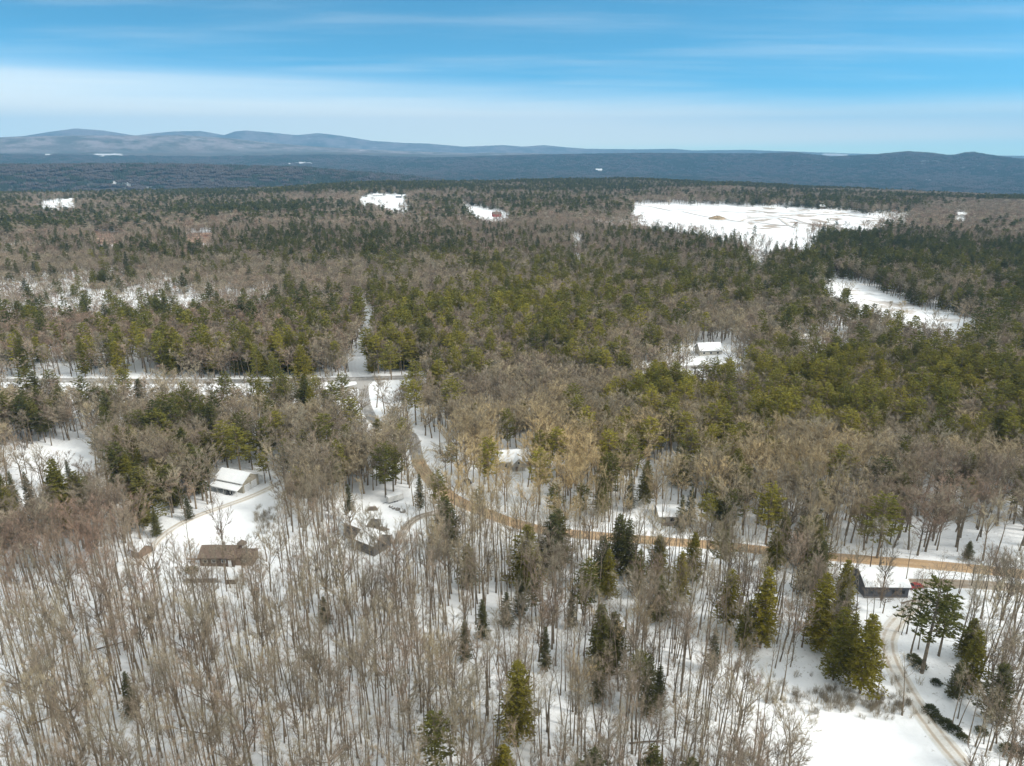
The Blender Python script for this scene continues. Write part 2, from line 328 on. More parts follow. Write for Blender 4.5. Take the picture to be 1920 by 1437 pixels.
ROADS = {  # centre line (column, row), width in metres
    'gravel': ([(783, 862), (792, 880), (815, 908), (850, 935), (900, 958), (960, 980), (1020, 995), (1080, 1002), (1150, 1008), (1250, 1016), (1350, 1024), (1450, 1034), (1540, 1043), (1620, 1050), (1700, 1056), (1780, 1063), (1870, 1072), (1990, 1086)], 5.6),
    'main': ([(-160, 714), (0, 714), (200, 715), (350, 716), (500, 715), (600, 713), (680, 711), (760, 708), (850, 704), (960, 699), (1080, 695), (1200, 693), (1320, 688), (1440, 684)], 8.0),
    'side': ([(682, 712), (682, 730), (684, 752), (692, 775), (708, 795), (735, 806), (765, 812), (776, 828), (780, 850), (785, 868)], 5.4),
    'upper_lane': ([(120, 760), (230, 757), (300, 757), (400, 757), (470, 752), (560, 742), (640, 730), (678, 722)], 5.0),
    'trail': ([(668, 706), (662, 690), (664, 675), (674, 658), (685, 640), (688, 612), (681, 575)], 3.8),
    'barn_lane': ([(640, 815), (600, 835), (572, 858), (552, 886), (520, 908), (470, 932), (420, 950), (370, 968), (330, 988), (300, 1010), (278, 1036), (262, 1060)], 3.4),
    'house_drive': ([(850, 948), (815, 962), (790, 968), (768, 982), (754, 1002), (744, 1022)], 3.4),
    'snow_lane': ([(1740, 1120), (1712, 1140), (1690, 1160), (1672, 1180), (1664, 1205), (1672, 1240), (1692, 1280), (1720, 1325), (1760, 1380), (1810, 1440), (1860, 1500), (1940, 1600)], 4.6),
    'parking': ([(1700, 1094), (1760, 1094), (1820, 1096), (1880, 1100), (1940, 1108)], 5.0),
}
def smooth(pts, k=6):
    out = []
    for i in range(len(pts) - 1):
        p0, p1, p2, p3 = pts[max(i - 1, 0)], pts[i], pts[i + 1], pts[min(i + 2, len(pts) - 1)]
        for j in range(k):
            t = j / k
            out.append(tuple(0.5 * ((2 * b) + (-a + c) * t + (2 * a - 5 * b + 4 * c - d) * t * t + (-a + 3 * b - 3 * c + d) * t ** 3) for a, b, c, d in zip(p0, p1, p2, p3)))
    out.append(tuple(pts[-1])); return out
RW = {k: ([(g.x, g.y) for g in [G(*q) for q in pts]], w) for k, (pts, w) in ROADS.items()}
RW = {k: (smooth(p, 8), w) for k, (p, w) in RW.items()}

# ------------------------------------------------------------------ the ground: one sheet to the horizon
def grid_axis():
    r = [0.0, 8, 20, 35, 50, 62]; x = 70.0
    while x < 600: r.append(x); x += 3.0
    while x < 3200: r.append(x); x *= 1.013
    while x < 19100: r.append(x); x *= 1.016
    r.append(19300.0); return np.array(r)
rr = grid_axis()
az = np.concatenate([np.linspace(-math.pi, -R(56), 26)[:-1], np.linspace(-R(56), R(56), 560), np.linspace(R(56), math.pi, 26)[1:]])
nr, na = len(rr), len(az)
RRg, AZg = np.meshgrid(rr, az, indexing='ij'); X = RRg * np.sin(AZg); Y = RRg * np.cos(AZg); Z = height(X, Y)
me = bpy.data.meshes.new('ground')
i, j = np.meshgrid(np.arange(nr - 1), np.arange(na - 1), indexing='ij')
a = i * na + j; quads = np.stack([a, a + na, a + na + 1, a + 1], -1).reshape(-1, 4)
me.vertices.add(nr * na); me.vertices.foreach_set('co', np.stack([X, Y, Z], -1).astype(np.float32).ravel())
me.loops.add(quads.size); me.loops.foreach_set('vertex_index', quads.ravel().astype(np.int32))
me.polygons.add(len(quads)); me.polygons.foreach_set('loop_start', np.arange(0, quads.size, 4, dtype=np.int32)); me.polygons.foreach_set('loop_total', np.full(len(quads), 4, np.int32))
me.polygons.foreach_set('use_smooth', np.ones(len(quads), bool)); me.update(calc_edges=True); me.validate()
U, V = proj(X, Y, Z)
def vattr(name, arr):
    at = me.attributes.new(name, 'FLOAT', 'POINT'); at.data.foreach_set('value', arr.astype(np.float32).ravel())
fieldm = np.zeros(X.shape)
for poly, pb, pc in CLEAR[-11:]: fieldm = np.maximum(fieldm, inpoly(U, V, poly) * 1.0)
fieldm0 = 0 if True else np.maximum(fieldm, inpoly(U, V, [(300, 254), (318, 254), (316, 258), (302, 258)]) * 1.0); fieldm = np.maximum(fieldm, inpoly(U, V, [(1545, 289), (1575, 288), (1590, 291), (1545, 292)]) * 1.0)
slopes = np.maximum(inpoly(U, V, [(330, 256), (380, 258), (450, 268), (430, 276), (350, 262)]) * 0.5, inpoly(U, V, [(460, 274), (530, 275), (530, 279), (460, 278)]) * 0.6)
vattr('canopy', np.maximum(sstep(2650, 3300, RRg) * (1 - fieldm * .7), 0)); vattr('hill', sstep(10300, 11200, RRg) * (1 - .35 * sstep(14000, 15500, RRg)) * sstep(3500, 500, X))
marsh = np.zeros(X.shape)
for poly in ([(165, 432), (235, 436), (238, 458), (170, 460)], [(335, 440), (410, 434), (415, 456), (340, 458)], [(20, 458), (80, 458), (80, 473), (20, 473)]): marsh = np.maximum(marsh, inpoly(U, V, poly) * 1.0)
vattr('marsh', marsh)
opn = np.zeros(X.shape)
for poly, pb, pc in CLEAR:
    if pb >= 0.9: opn = np.maximum(opn, inpoly(U, V, poly) * 1.0)
vattr('litter', (1 - opn) * (RRg > 60))
vattr('cut', np.maximum(inpoly(U, V, [(1400, 386), (1660, 395), (1660, 435), (1400, 430)]) * .85 + inpoly(U, V, [(1183, 378), (1400, 384), (1400, 470), (1183, 440)]) * .25, inpoly(U, V, [(1530, 518), (1600, 526), (1800, 600), (1800, 612), (1640, 575), (1560, 542)]) * 0.6))
me.materials.append(M['ground'])
tag(obj('ground', me), kind='structure')

# ------------------------------------------------------------------ roads, draped over the ground
def road_mat(name, c1, c2, edge, rut, rutamt, snowmix):
    s = NT(name); uv = s.n('ShaderNodeUVMap').outputs[0]; sp = s.n('ShaderNodeSeparateXYZ', {0: uv})
    x = s.math('ABSOLUTE', s.math('SUBTRACT', sp.outputs[0], 0.5))
    n1 = s.noise(0.35, 6, 0.6); n2 = s.noise(2.5, 5, 0.6)
    c = s.mix(s.ramp(n2, 0.3, 0.7), c1, c2)
    xx = s.math('ADD', x, s.math('MULTIPLY', s.math('SUBTRACT', n1, 0.5), 0.10))
    r = s.ramp(s.math('ABSOLUTE', s.math('SUBTRACT', xx, 0.20)), 0.10, 0.03)
    c = s.mix(s.math('MULTIPLY', r, rutamt), c, rut)
    c = s.mix(s.math('MULTIPLY', s.ramp(n1, 0.50, 0.68), snowmix), c, (0.74, 0.75, 0.76))
    xe = s.math('ADD', x, s.math('MULTIPLY', s.math('SUBTRACT', n2, 0.5), 0.16))
    c = s.mix(s.ramp(xe, 0.38, 0.46), c, edge)
    return s.out(c, 0.85, n2, 0.3, 0.04, 0.3)
SN = (0.82, 0.85, 0.88)
RM = {'gravel': road_mat('sandy_gravel', (0.52, 0.37, 0.225), (0.40, 0.28, 0.17), SN, (0.34, 0.235, 0.145), 0.45, 0.10),
      'main': road_mat('salted_asphalt', (0.36, 0.35, 0.335), (0.29, 0.28, 0.27), SN, (0.20, 0.195, 0.19), 0.5, 0.35),
      'side': road_mat('side_asphalt', (0.34, 0.33, 0.315), (0.26, 0.25, 0.24), SN, (0.20, 0.19, 0.18), 0.4, 0.35),
      'trail': road_mat('packed_snow', (0.82, 0.84, 0.87), (0.76, 0.78, 0.81), SN, (0.72, 0.73, 0.75), 0.4, 0.2),
      'lane': road_mat('rutted_snow', (0.74, 0.73, 0.70), (0.62, 0.60, 0.56), SN, (0.42, 0.34, 0.25), 0.75, 0.6),
      'drive': road_mat('muddy_drive', (0.50, 0.46, 0.40), (0.36, 0.32, 0.27), SN, (0.22, 0.18, 0.14), 0.8, 0.3),
      'parking': road_mat('muddy_parking', (0.44, 0.37, 0.29), (0.34, 0.28, 0.22), (0.6, 0.58, 0.55), (0.28, 0.22, 0.17), 0.4, 0.3)}
RMAP = {'gravel': ('gravel_road', 'gravel', 0.13), 'main': ('main_road', 'main', 0.16), 'side': ('side_road', 'side', 0.10), 'upper_lane': ('upper_road', 'side', 0.08), 'trail': ('snowy_path', 'trail', 0.14),
        'barn_lane': ('driveway', 'lane', 0.12), 'house_drive': ('house_driveway', 'drive', 0.10), 'snow_lane': ('snowy_driveway', 'lane', 0.12), 'parking': ('parking_path', 'parking', 0.09)}
def strip(name, line, width, mat, off):
    # resample, then a sheet of cross sections
    pts = [Vector((x, y)) for x, y in line]; res = [pts[0]]; step = 1.5 if len(pts) and pts[0].length < 420 else 3.0
    for p in pts[1:]:
        while (p - res[-1]).length > step: res.append(res[-1] + (p - res[-1]).normalized() * step)
    vs, fs, uvs = [], [], []; nc = 9; rng = random.Random(len(res)); wob = 0
    for k, p in enumerate(res):
        d = (res[min(k + 1, len(res) - 1)] - res[max(k - 1, 0)]).normalized(); nn = Vector((d.y, -d.x)); wob = wob * 0.8 + rng.uniform(-.12, .12)
        for q in range(nc):
            t = q / (nc - 1); c = p + nn * (t - 0.5) * (width * 1.18 + wob); e = min(t, 1 - t)
            vs.append((c.x, c.y, off - (0.22 if e == 0 else 0))); uvs.append((t, k * step / width))
    A = np.array(vs); A[:, 2] += height(A[:, 0], A[:, 1])
    for k in range(len(res) - 1):
        for q in range(nc - 1): fs.append((k * nc + q, k * nc + q + 1, (k + 1) * nc + q + 1, (k + 1) * nc + q))
    m = bpy.data.meshes.new(name); m.from_pydata(A.tolist(), [], fs); uvl = m.uv_layers.new(name='UVMap')
    li = np.zeros(len(m.loops), np.int32); m.loops.foreach_get('vertex_index', li); uvl.data.foreach_set('uv', np.array(uvs, np.float32)[li].ravel())
    m.materials.append(mat); m.polygons.foreach_set('use_smooth', np.ones(len(fs), bool))
    return tag(obj(name, m), kind='structure')
for k, (line, w) in RW.items():
    nm, mk_, off = RMAP[k]; strip(nm, line, w, RM[mk_], off)
# rounded mouth of the side road where it meets the main road
mj = G(681, 719); mv = []; cj = (mj.x, mj.y)
for k in range(26):
    t = k / 25; yy = -9 + 18 * t; wd = 3.2 + 8.5 * max(0, (t - 0.35) / 0.65) ** 2.4
    for q in range(7): mv.append((cj[0] + wd * (q / 3 - 1), cj[1] + yy))
A = np.array(mv); Zm = height(A[:, 0], A[:, 1]) + 0.125
m = bpy.data.meshes.new('road_junction'); m.from_pydata(np.column_stack([A, Zm]).tolist(), [], [(k * 7 + q, k * 7 + q + 1, k * 7 + q + 8, k * 7 + q + 7) for k in range(25) for q in range(6)])
m.materials.append(flat_mat('junction_asphalt', (0.42, 0.41, 0.395), (0.33, 0.32, 0.31), 1.5)); tag(obj('road_junction', m), kind='structure')
# tracks worn across the big far field
TRK = [[(1190, 384), (1240, 392), (1300, 402), (1360, 412), (1420, 418), (1480, 424)], [(1250, 392), (1330, 396), (1420, 398), (1500, 400), (1580, 404), (1640, 410)], [(1330, 412), (1380, 416), (1412, 409), (1470, 408), (1500, 415), (1530, 424)], [(1460, 410), (1475, 420), (1490, 428)]]
tm = flat_mat('field_track', (0.44, 0.37, 0.30), (0.74, 0.73, 0.72), 0.12)
for k, tr in enumerate(TRK): strip('field_track', smooth([(g.x, g.y) for g in [G(*q) for q in tr]], 6), 5.0, tm, 0.9)

# ------------------------------------------------------------------ tree shapes
def rot_about(d, ang, az_):
    u = d.cross(Vector((0.13, 0.37, 0.9))); u = u.normalized() if u.length > 1e-3 else Vector((1, 0, 0)); w = d.cross(u)
    return (d * math.cos(ang) + (u * math.cos(az_) + w * math.sin(az_)) * math.sin(ang)).normalized()
def limb(mb, rng, p, d, ln, r0, seg, n, up, out, r1=0.35):
    """a bent tapering limb; returns the points along it"""
    pts = [Vector(p)]; d = Vector(d)
    for i in range(seg):
        d = (d + Vector((rng.uniform(-.16, .16), rng.uniform(-.16, .16), up + rng.uniform(-.08, .08)))).normalized()
        pts.append(pts[-1] + d * ln / seg)
    mb.tube(pts, [r0 * (1 - (1 - r1) * i / seg) for i in range(seg + 1)], n, 0, False)
    return pts, d
def bare_tree(seed, H, form, lod):
    rng = random.Random(seed); tr = MB(); cr = MB()
    r0 = H * (0.0098 if form != 'spreading' else 0.014) * rng.uniform(.85, 1.15)
    nsd = (7, 4, 3)[lod]; tw = (0.029 if form == 'slender' else .036, 0.075, 0.19)[lod]; tl = (1.0, 1.25, 2.0)[lod]
    lean = Vector((rng.uniform(-.05, .05), rng.uniform(-.05, .05), 1)).normalized()
    sparse = form == 'slender' and lod == 0
    if form == 'slender': cs, top = rng.uniform(.50, .62), 1.0
    elif form == 'forked': cs, top = rng.uniform(.36, .50), rng.uniform(.40, .5)
    else: cs, top = rng.uniform(.25, .36), rng.uniform(.42, .55)
    seg = (7, 4, 2)[lod]; pts = [Vector((0, 0, -0.6))]; d = lean.copy()
    for i in range(seg):
        d = (d + Vector((rng.uniform(-.04, .04), rng.uniform(-.04, .04), 0.02))).normalized(); pts.append(pts[-1] + d * (H * top + .6) / seg)
    rad = [r0 * (1.25 if i == 0 else 1) * (1 - (0.88 if form == 'slender' else 0.4) * (i / seg)) for i in range(seg + 1)]
    tr.tube(pts, rad, nsd, 0)
    def at(t):
        f = t / top * seg; i = min(int(f), seg - 1); return pts[i].lerp(pts[i + 1], f - i), rad[i] + (rad[i + 1] - rad[i]) * (f - i)
    def twigs(p, d, n, ln):
        for _ in range(n):
            dd = rot_about(d, rng.uniform(.15, .95), rng.uniform(0, 6.28)); dd.z += .12
            cr.blade(p + d * rng.uniform(-.5, .1) * ln, dd * ln * rng.uniform(.6, 1.3), tw, 1, rng)
    def sub(p, d, ln, r, depth):
        if lod == 2:
            for _ in range(9): cr.blade(p + d * ln * rng.uniform(0, .6), rot_about(d, rng.uniform(.1, .7), rng.uniform(0, 6.28)) * tl * rng.uniform(.7, 1.4), tw, 1, rng)
            return
        ps, dl = limb(cr, rng, p, d, ln, r, (3 if lod == 0 else 2), 3, .10, 0, .3)
        n = (3 if sparse else 5 if lod == 0 else 3)
        for q in range(n):
            t = rng.uniform(.35, 1); f = t * (len(ps) - 1); i = min(int(f), len(ps) - 2); pp = ps[i].lerp(ps[i + 1], f - i); dd = (ps[i + 1] - ps[i]).normalized()
            twigs(pp, rot_about(dd, rng.uniform(.2, .7), rng.uniform(0, 6.28)), (2 if sparse else 5 if lod == 0 else 4), tl)
        twigs(ps[-1], dl, (4 if sparse else 8 if lod == 0 else 7), tl)
    def big(p, d, ln, r, up):
        ps, dl = limb(cr, rng, p, d, ln, r, (5, 3, 1)[lod], (4, 3, 3)[lod], up, 0, .25)
        n = max(3, int(ln * (1.15, .8, .6)[lod]))
        for q in range(n):
            t = .30 + .70 * (q + rng.random()) / n; f = t * (len(ps) - 1); i = min(int(f), len(ps) - 2); pp = ps[i].lerp(ps[i + 1], f - i); dd = (ps[i + 1] - ps[i]).normalized()
            sub(pp, rot_about(dd, rng.uniform(.4, .85), rng.uniform(0, 6.28)), ln * rng.uniform(.22, .42) * (1.15 - .5 * t), r * .38, 1)
    if form == 'slender':
        n = (11, 11, 8)[lod]
        for q in range(n):
            t = cs + (1 - cs) * ((q + rng.random() * .8) / n) ** .9; t = min(t, .97); p, r = at(t); a = q * 2.4 + rng.uniform(-.6, .6)
            L_ = H * .215 * (1 - (t - cs) / (1 - cs)) ** .55 * rng.uniform(.55, 1.15) + .8
            ang = rng.uniform(.45, .85); big(p, Vector((math.cos(a) * math.sin(ang), math.sin(a) * math.sin(ang), math.cos(ang))), L_, r * .5, .17)
        if lod == 0:   # a few dead stubs lower down
            for q in range(3):
                p, r = at(rng.uniform(.3, cs)); a = rng.uniform(0, 6.28); cr.tube([p, p + Vector((math.cos(a), math.sin(a), .3)) * rng.uniform(.6, 1.6)], [.035, .012], 3, 0, False)
    else:
        k = rng.randint(3, 5); p, r = at(top * .995)
        for q in range(k):
            a = q * 6.28 / k + rng.uniform(-.4, .4); ang = rng.uniform(.15, .5) if form == 'forked' else rng.uniform(.3, .85)
            big(p, Vector((math.cos(a) * math.sin(ang), math.sin(a) * math.sin(ang), math.cos(ang))), H * (1 - top) * rng.uniform(.85, 1.05), r * .72, .10)
        for q in range(4 if form == 'forked' else 6):
            t = rng.uniform(cs * .8, top); p, r = at(t); a = rng.uniform(0, 6.28); ang = rng.uniform(.5, 1.0)
            big(p, Vector((math.cos(a) * math.sin(ang), math.sin(a) * math.sin(ang), math.cos(ang))), H * rng.uniform(.22, .36), r * .5, .16)
    return tr, cr
def evergreen(seed, H, kind, lod):
    rng = random.Random(seed); tr = MB(); cr = MB(); r0 = H * .0125
    tr.tube([(0, 0, -.6), (rng.uniform(-.1, .1), rng.uniform(-.1, .1), H * .5), (rng.uniform(-.2, .2), rng.uniform(-.2, .2), H * .97)], [r0 * 1.15, r0 * .7, .03], (7, 4, 3)[lod], 0)
    pine = kind == 'pine'
    t0 = rng.uniform(.28, .42) if pine else rng.uniform(.06, .16)
    size = ((.42, .36), (.75, .62), (1.7, 1.4))[lod][0 if pine else 1]; step = (.72, 1.05, 2.2)[lod] if pine else (.55, .85, 1.8)[lod]
    z = H * t0; Lm = H * (rng.uniform(.19, .25) if pine else rng.uniform(.20, .25)); lop = [rng.uniform(.7, 1.25) for _ in range(7)]
    while z < H - .25:
        t = (z / H - t0) / (1 - t0)
        prof = (min(1, .55 + t * 1.9) * (1 - t) ** .62) if pine else (1 - t) ** .72 * min(1, .70 + t * 2)
        nb_ = (5, 4, 4)[lod] if pine else (7, 5, 4)[lod]; a0 = rng.uniform(0, 6.28)
        if prof * Lm < 1.2: nb_ = max(3, nb_ - 2)
        for k in range(nb_):
            a = a0 + k * 6.28 / nb_ + rng.uniform(-.4, .4)
            ln = Lm * prof * rng.uniform(.62, 1.18) * lop[int((a % 6.28) / 6.2832 * 7) % 7] + .3
            if pine and rng.random() < .12: continue
            rise = (rng.uniform(.02, .30) + .5 * t) if pine else rng.uniform(-.15, .12) + .6 * t * t
            dx, dy = math.cos(a), math.sin(a)
            end = Vector((dx * ln, dy * ln, z + rise * ln)); base = Vector((0, 0, z))
            if lod == 0 and ln > 1: cr.tube([base, base.lerp(end, .6) - Vector((0, 0, .05 * ln)), end], [.05, .035, .012], 3, 0, False)
            m = max(2, int(ln / (size * (.85 if pine else .75))))
            for q in range(m):
                f = (.30 if pine else .18) + (.78 if pine else .86) * (q + .5) / m; sp_ = ln * .26 * (1 - abs(f - .6)); c = base.lerp(end, f)
                c += Vector((-dy, dx, 0)) * rng.uniform(-1, 1) * sp_ + Vector((0, 0, rng.uniform(-.12, .22) if pine else rng.uniform(-.25, .08)))
                for b in range((8, 6, 5)[lod]):
                    bb = rng.uniform(0, 6.28); up = rng.uniform(.05, .9) if pine else rng.uniform(-.15, .7)
                    dd = Vector((math.cos(bb) + dx * .5, math.sin(bb) + dy * .5, up)); cr.blade(c, dd.normalized() * size * rng.uniform(.8, 1.5), size * .62, 1, rng)
        z += step * rng.uniform(.75, 1.2)
    for b in range(6): cr.blade(Vector((0, 0, H * .97 - b * .18)), Vector((rng.uniform(-.4, .4), rng.uniform(-.4, .4), 1)) * size * 1.2, size * .5, 1, rng)
    return tr, cr
HB = 19.0
BARE_FORMS = ['slender'] * 7 + ['forked'] * 4 + ['spreading'] * 3
bareL = {l: [bare_tree(100 + i, HB, f, l) for i, f in enumerate(BARE_FORMS if l < 2 else BARE_FORMS[3:12])] for l in (0, 1, 2)}
EV_KINDS = ['pine'] * 6 + ['hemlock'] * 5
HE = 19.0
everL = {l: [evergreen(300 + i, HE, k, l) for i, k in enumerate(EV_KINDS)] for l in (0, 1, 2)}
def meshes_of(pairs, nm, mats_of):
    out = []
    for i, (t, c) in enumerate(pairs):
        mt = mats_of(i); out.append((t.mesh(nm + '_trunk', [mt[0]]), c.mesh(nm + '_crown', mt)))
    return out
bare_parts = meshes_of(bareL[0], 'bare', lambda i: [M['bark'], M['twig']])
ever_parts = meshes_of(everL[0], 'evergreen', lambda i: [M['bark'], M[EV_KINDS[i]]])
def proto_collection(name, sets):
    col = bpy.data.collections.new(name); k = 0
    for pairs, mats in sets:
        for i, (t, c) in enumerate(pairs):
            mb = MB(); mb.v = t.v + c.v; o = len(t.v); mb.f = t.f + [tuple(x + o for x in f) for f in c.f]; mb.m = t.m + c.m
            ob = bpy.data.objects.new('%s_shape_%03d' % (name, k), mb.mesh(name, mats(i))); col.objects.link(ob); k += 1
    return col
bm_ = lambda i: [M['bark'], M['twig']]; em_ = lambda i: [M['bark'], M[EV_KINDS[i]]]
bare_col = proto_collection('bare', [(bareL[0], bm_), (bareL[1], bm_), (bareL[2], bm_)])
ever_col = proto_collection('evergreen', [(everL[0], em_), (everL[1], em_), (everL[2], em_)])
# clumps of far canopy: 40 m squares of bare or evergreen crowns
def clump(seed, kind):
    rng = random.Random(seed); t = MB(); c = MB()
    for k in range(34):
        x, y = rng.uniform(-22, 22), rng.uniform(-22, 22); h = rng.uniform(11, 19) * (1.12 if kind == 'e' else 1); w = rng.uniform(3.0, 4.8) * (.75 if kind == 'e' else 1)
        n = 6; vs = []
        prof = [(.35, .55), (.55, 1.0), (.82, .75)] if kind == 'b' else [(.2, .9), (.5, .75), (.8, .35)]
        for fz, fw in prof:
            for q in range(n): a = q * 6.28 / n + rng.uniform(-.3, .3); ww = w * fw * rng.uniform(.7, 1.25); vs.append((x + math.cos(a) * ww, y + math.sin(a) * ww, h * fz * rng.uniform(.92, 1.08)))
        vs.append((x + rng.uniform(-.5, .5), y, h)); fs = []
        for r_ in range(2):
            for q in range(n): fs.append((r_ * n + q, r_ * n + (q + 1) % n, (r_ + 1) * n + (q + 1) % n, (r_ + 1) * n + q))
        for q in range(n): fs.append((2 * n + q, 2 * n + (q + 1) % n, 3 * n))
        c.add(vs, fs, 0)
    return t, c
clump_col = proto_collection('clump', [([clump(500 + i, 'b') for i in range(4)], lambda i: [M['farbare']]), ([clump(520 + i, 'e') for i in range(4)], lambda i: [M['farever']])])
def scatter(name, x, y, z, rot, scl, tint, idx, col, label, cat):
    m = bpy.data.meshes.new(name); n = len(x); m.vertices.add(n); m.vertices.foreach_set('co', np.stack([x, y, z], -1).astype(np.float32).ravel())
    for nm, ty, arr in (('rot', 'FLOAT_VECTOR', rot), ('scl', 'FLOAT_VECTOR', scl), ('tint', 'FLOAT', tint), ('idx', 'INT', idx)):
        at = m.attributes.new(nm, ty, 'POINT')
        if ty == 'FLOAT_VECTOR': at.data.foreach_set('vector', np.asarray(arr, np.float32).ravel())
        elif ty == 'INT': at.data.foreach_set('value', np.asarray(arr, np.int32))
        else: at.data.foreach_set('value', np.asarray(arr, np.float32))
    o = obj(name, m); tag(o, label, cat, None, 'stuff')
    g = bpy.data.node_groups.new(name, 'GeometryNodeTree')
    g.interface.new_socket('Geometry', in_out='INPUT', socket_type='NodeSocketGeometry'); g.interface.new_socket('Geometry', in_out='OUTPUT', socket_type='NodeSocketGeometry')
    gi = g.nodes.new('NodeGroupInput'); go = g.nodes.new('NodeGroupOutput'); ci = g.nodes.new('GeometryNodeCollectionInfo')
    ci.inputs['Collection'].default_value = col; ci.inputs['Separate Children'].default_value = True; ci.inputs['Reset Children'].default_value = True
    ip = g.nodes.new('GeometryNodeInstanceOnPoints'); ip.inputs['Pick Instance'].default_value = True
    def na_(nm, ty):
        q = g.nodes.new('GeometryNodeInputNamedAttribute'); q.data_type = ty; q.inputs['Name'].default_value = nm
        return [s_ for s_ in q.outputs if s_.enabled and s_.name == 'Attribute'][0]
    g.links.new(gi.outputs[0], ip.inputs['Points']); g.links.new(ci.outputs[0], ip.inputs['Instance'])
    g.links.new(na_('idx', 'INT'), ip.inputs['Instance Index']); g.links.new(na_('scl', 'FLOAT_VECTOR'), ip.inputs['Scale']); g.links.new(na_('rot', 'FLOAT_VECTOR'), ip.inputs['Rotation'])
    g.links.new(ip.outputs[0], go.inputs[0]); md = o.modifiers.new('scatter', 'NODES'); md.node_group = g
    return o

# ------------------------------------------------------------------ where the trees stand
GX = np.arange(80, 1920, 160)
GY = [345, 362, 380, 410, 440, 470, 500, 540, 580, 620, 660, 700, 750, 800, 850, 900, 960, 1040, 1140, 1250, 1400]
EG = np.array([  # share of evergreens by column and row of the photograph
 [.30, .45, .75, .85, .75, .70, .80, .75, .70, .50, .35, .30],
 [.25, .45, .65, .55, .55, .85, .70, .55, .45, .50, .30, .25],
 [.35, .60, .60, .50, .30, .35, .25, .25, .30, .30, .35, .30],
 [.55, .45, .55, .60, .25, .45, .20, .20, .30, .25, .25, .20],
 [.45, .55, .50, .50, .35, .35, .45, .70, .75, .80, .40, .15],
 [.75, .80, .60, .40, .50, .50, .50, .70, .75, .70, .75, .35],
 [.30, .25, .20, .20, .45, .55, .70, .65, .70, .75, .70, .60],
 [.15, .10, .12, .30, .45, .60, .80, .65, .50, .75, .45, .65],
 [.30, .25, .35, .38, .50, .60, .80, .50, .15, .60, .50, .75],
 [.50, .40, .50, .50, .60, .55, .55, .40, .15, .35, .55, .70],
 [.60, .50, .55, .70, .65, .55, .65, .15, .45, .60, .65, .75],
 [.50, .35, .45, .55, .50, .30, .10, .35, .80, .75, .75, .75],
 [.20, .08, .20, .25, .25, .10, .15, .45, .65, .60, .60, .65],
 [.20, .10, .15, .15, .20, .12, .08, .50, .55, .12, .30, .60],
 [.35, .40, .45, .15, .10, .08, .15, .12, .08, .05, .15, .12],
 [.55, .30, .20, .08, .12, .08, .08, .12, .12, .12, .04, .05],
 [.15, .12, .04, .01, .05, .02, .02, .04, .08, .08, .05, .05],
 [.02, .01, .02, .01, .02, .01, .01, .02, .03, .04, .03, .03],
 [.00, .00, .00, .01, .01, .01, .01, .01, .01, .03, .03, .05],
 [.00, .01, .00, .00, .00, .01, .02, .02, .01, .02, .03, .05],
 [.00, .00, .00, .02, .02, .05, .03, .02, .02, .00, .00, .08]])
def bil(T, u, v):
    gy = np.array(GY, float); fy = np.interp(v, gy, np.arange(len(gy))); fx = np.clip((u - GX[0]) / 160.0, 0, len(GX) - 1)
    iy = np.minimum(fy.astype(int), len(gy) - 2); ix = np.minimum(fx.astype(int), len(GX) - 2); ty, tx = fy - iy, fx - ix
    return (T[iy, ix] * (1 - tx) + T[iy, ix + 1] * tx) * (1 - ty) + (T[iy + 1, ix] * (1 - tx) + T[iy + 1, ix + 1] * tx) * ty
def blob(u, v, cx, cy, sx_, sy_): return np.exp(-((u - cx) / sx_) ** 2 - ((v - cy) / sy_) ** 2)
def jitter(r1, r2, sp, seed, lim=R(41)):
    rs = np.random.RandomState(seed); xs = np.arange(-r2, r2, sp); ys = np.arange(0, r2, sp); gx, gy = np.meshgrid(xs, ys)
    gx = gx + rs.uniform(-.5, .5, gx.shape) * sp * .96; gy = gy + rs.uniform(-.5, .5, gy.shape) * sp * .96
    r = np.hypot(gx, gy); a = np.abs(np.arctan2(gx, gy)); k = (r > r1) & (r <= r2) & ((a < lim) | (r < 150) & (a < R(60)))
    return gx[k], gy[k]
zones = [(84, 190, 3.1, 11), (190, 450, 3.9, 12), (450, 1150, 4.9, 13), (1150, 3000, 7.2, 14)]
XX, YY, ZN = [], [], []
for r1, r2, sp, sd in zones:
    x, y = jitter(r1, r2, sp, sd); XX.append(x); YY.append(y); ZN.append(np.full(x.shape, sd - 11))
X_ = np.concatenate(XX); Y_ = np.concatenate(YY); zn = np.concatenate(ZN); rs = np.random.RandomState(77)
Zt = height(X_, Y_); rd = np.hypot(X_, Y_)
u0, v0 = proj(X_, Y_, Zt); u1, v1 = proj(X_, Y_, Zt + 12.0); u2, v2 = proj(X_, Y_, Zt + 17.5)
n_ = len(X_); clumpn = wsum(_waves(8, 25, 90, 1.0, 9), X_, Y_) * .9 + wsum(_waves(8, 120, 420, 1.0, 19), X_, Y_) * .5
clumpn = np.where(rd > 800, clumpn * .5 + wsum(_waves(12, 180, 900, 1.5, 29), X_, Y_) * .9, clumpn)
pe = (bil(EG, u1, v1) - .14 * blob(u1, v1, 950, 560, 350, 70)) * np.where(rd > 800, .54, np.where(rd > 430, .52, .72)); pe = np.clip(pe + clumpn * .42 * np.sqrt(np.clip(pe * (1 - pe), 0, 1)) * 1.6, 0, .97)
isE = rs.rand(n_) < pe
kp = rs.rand(n_); jn = rs.normal(0, 1, n_) * .6 + wsum(_waves(6, 15, 60, 1.4, 66), X_, Y_)
keep = np.ones(n_, bool)
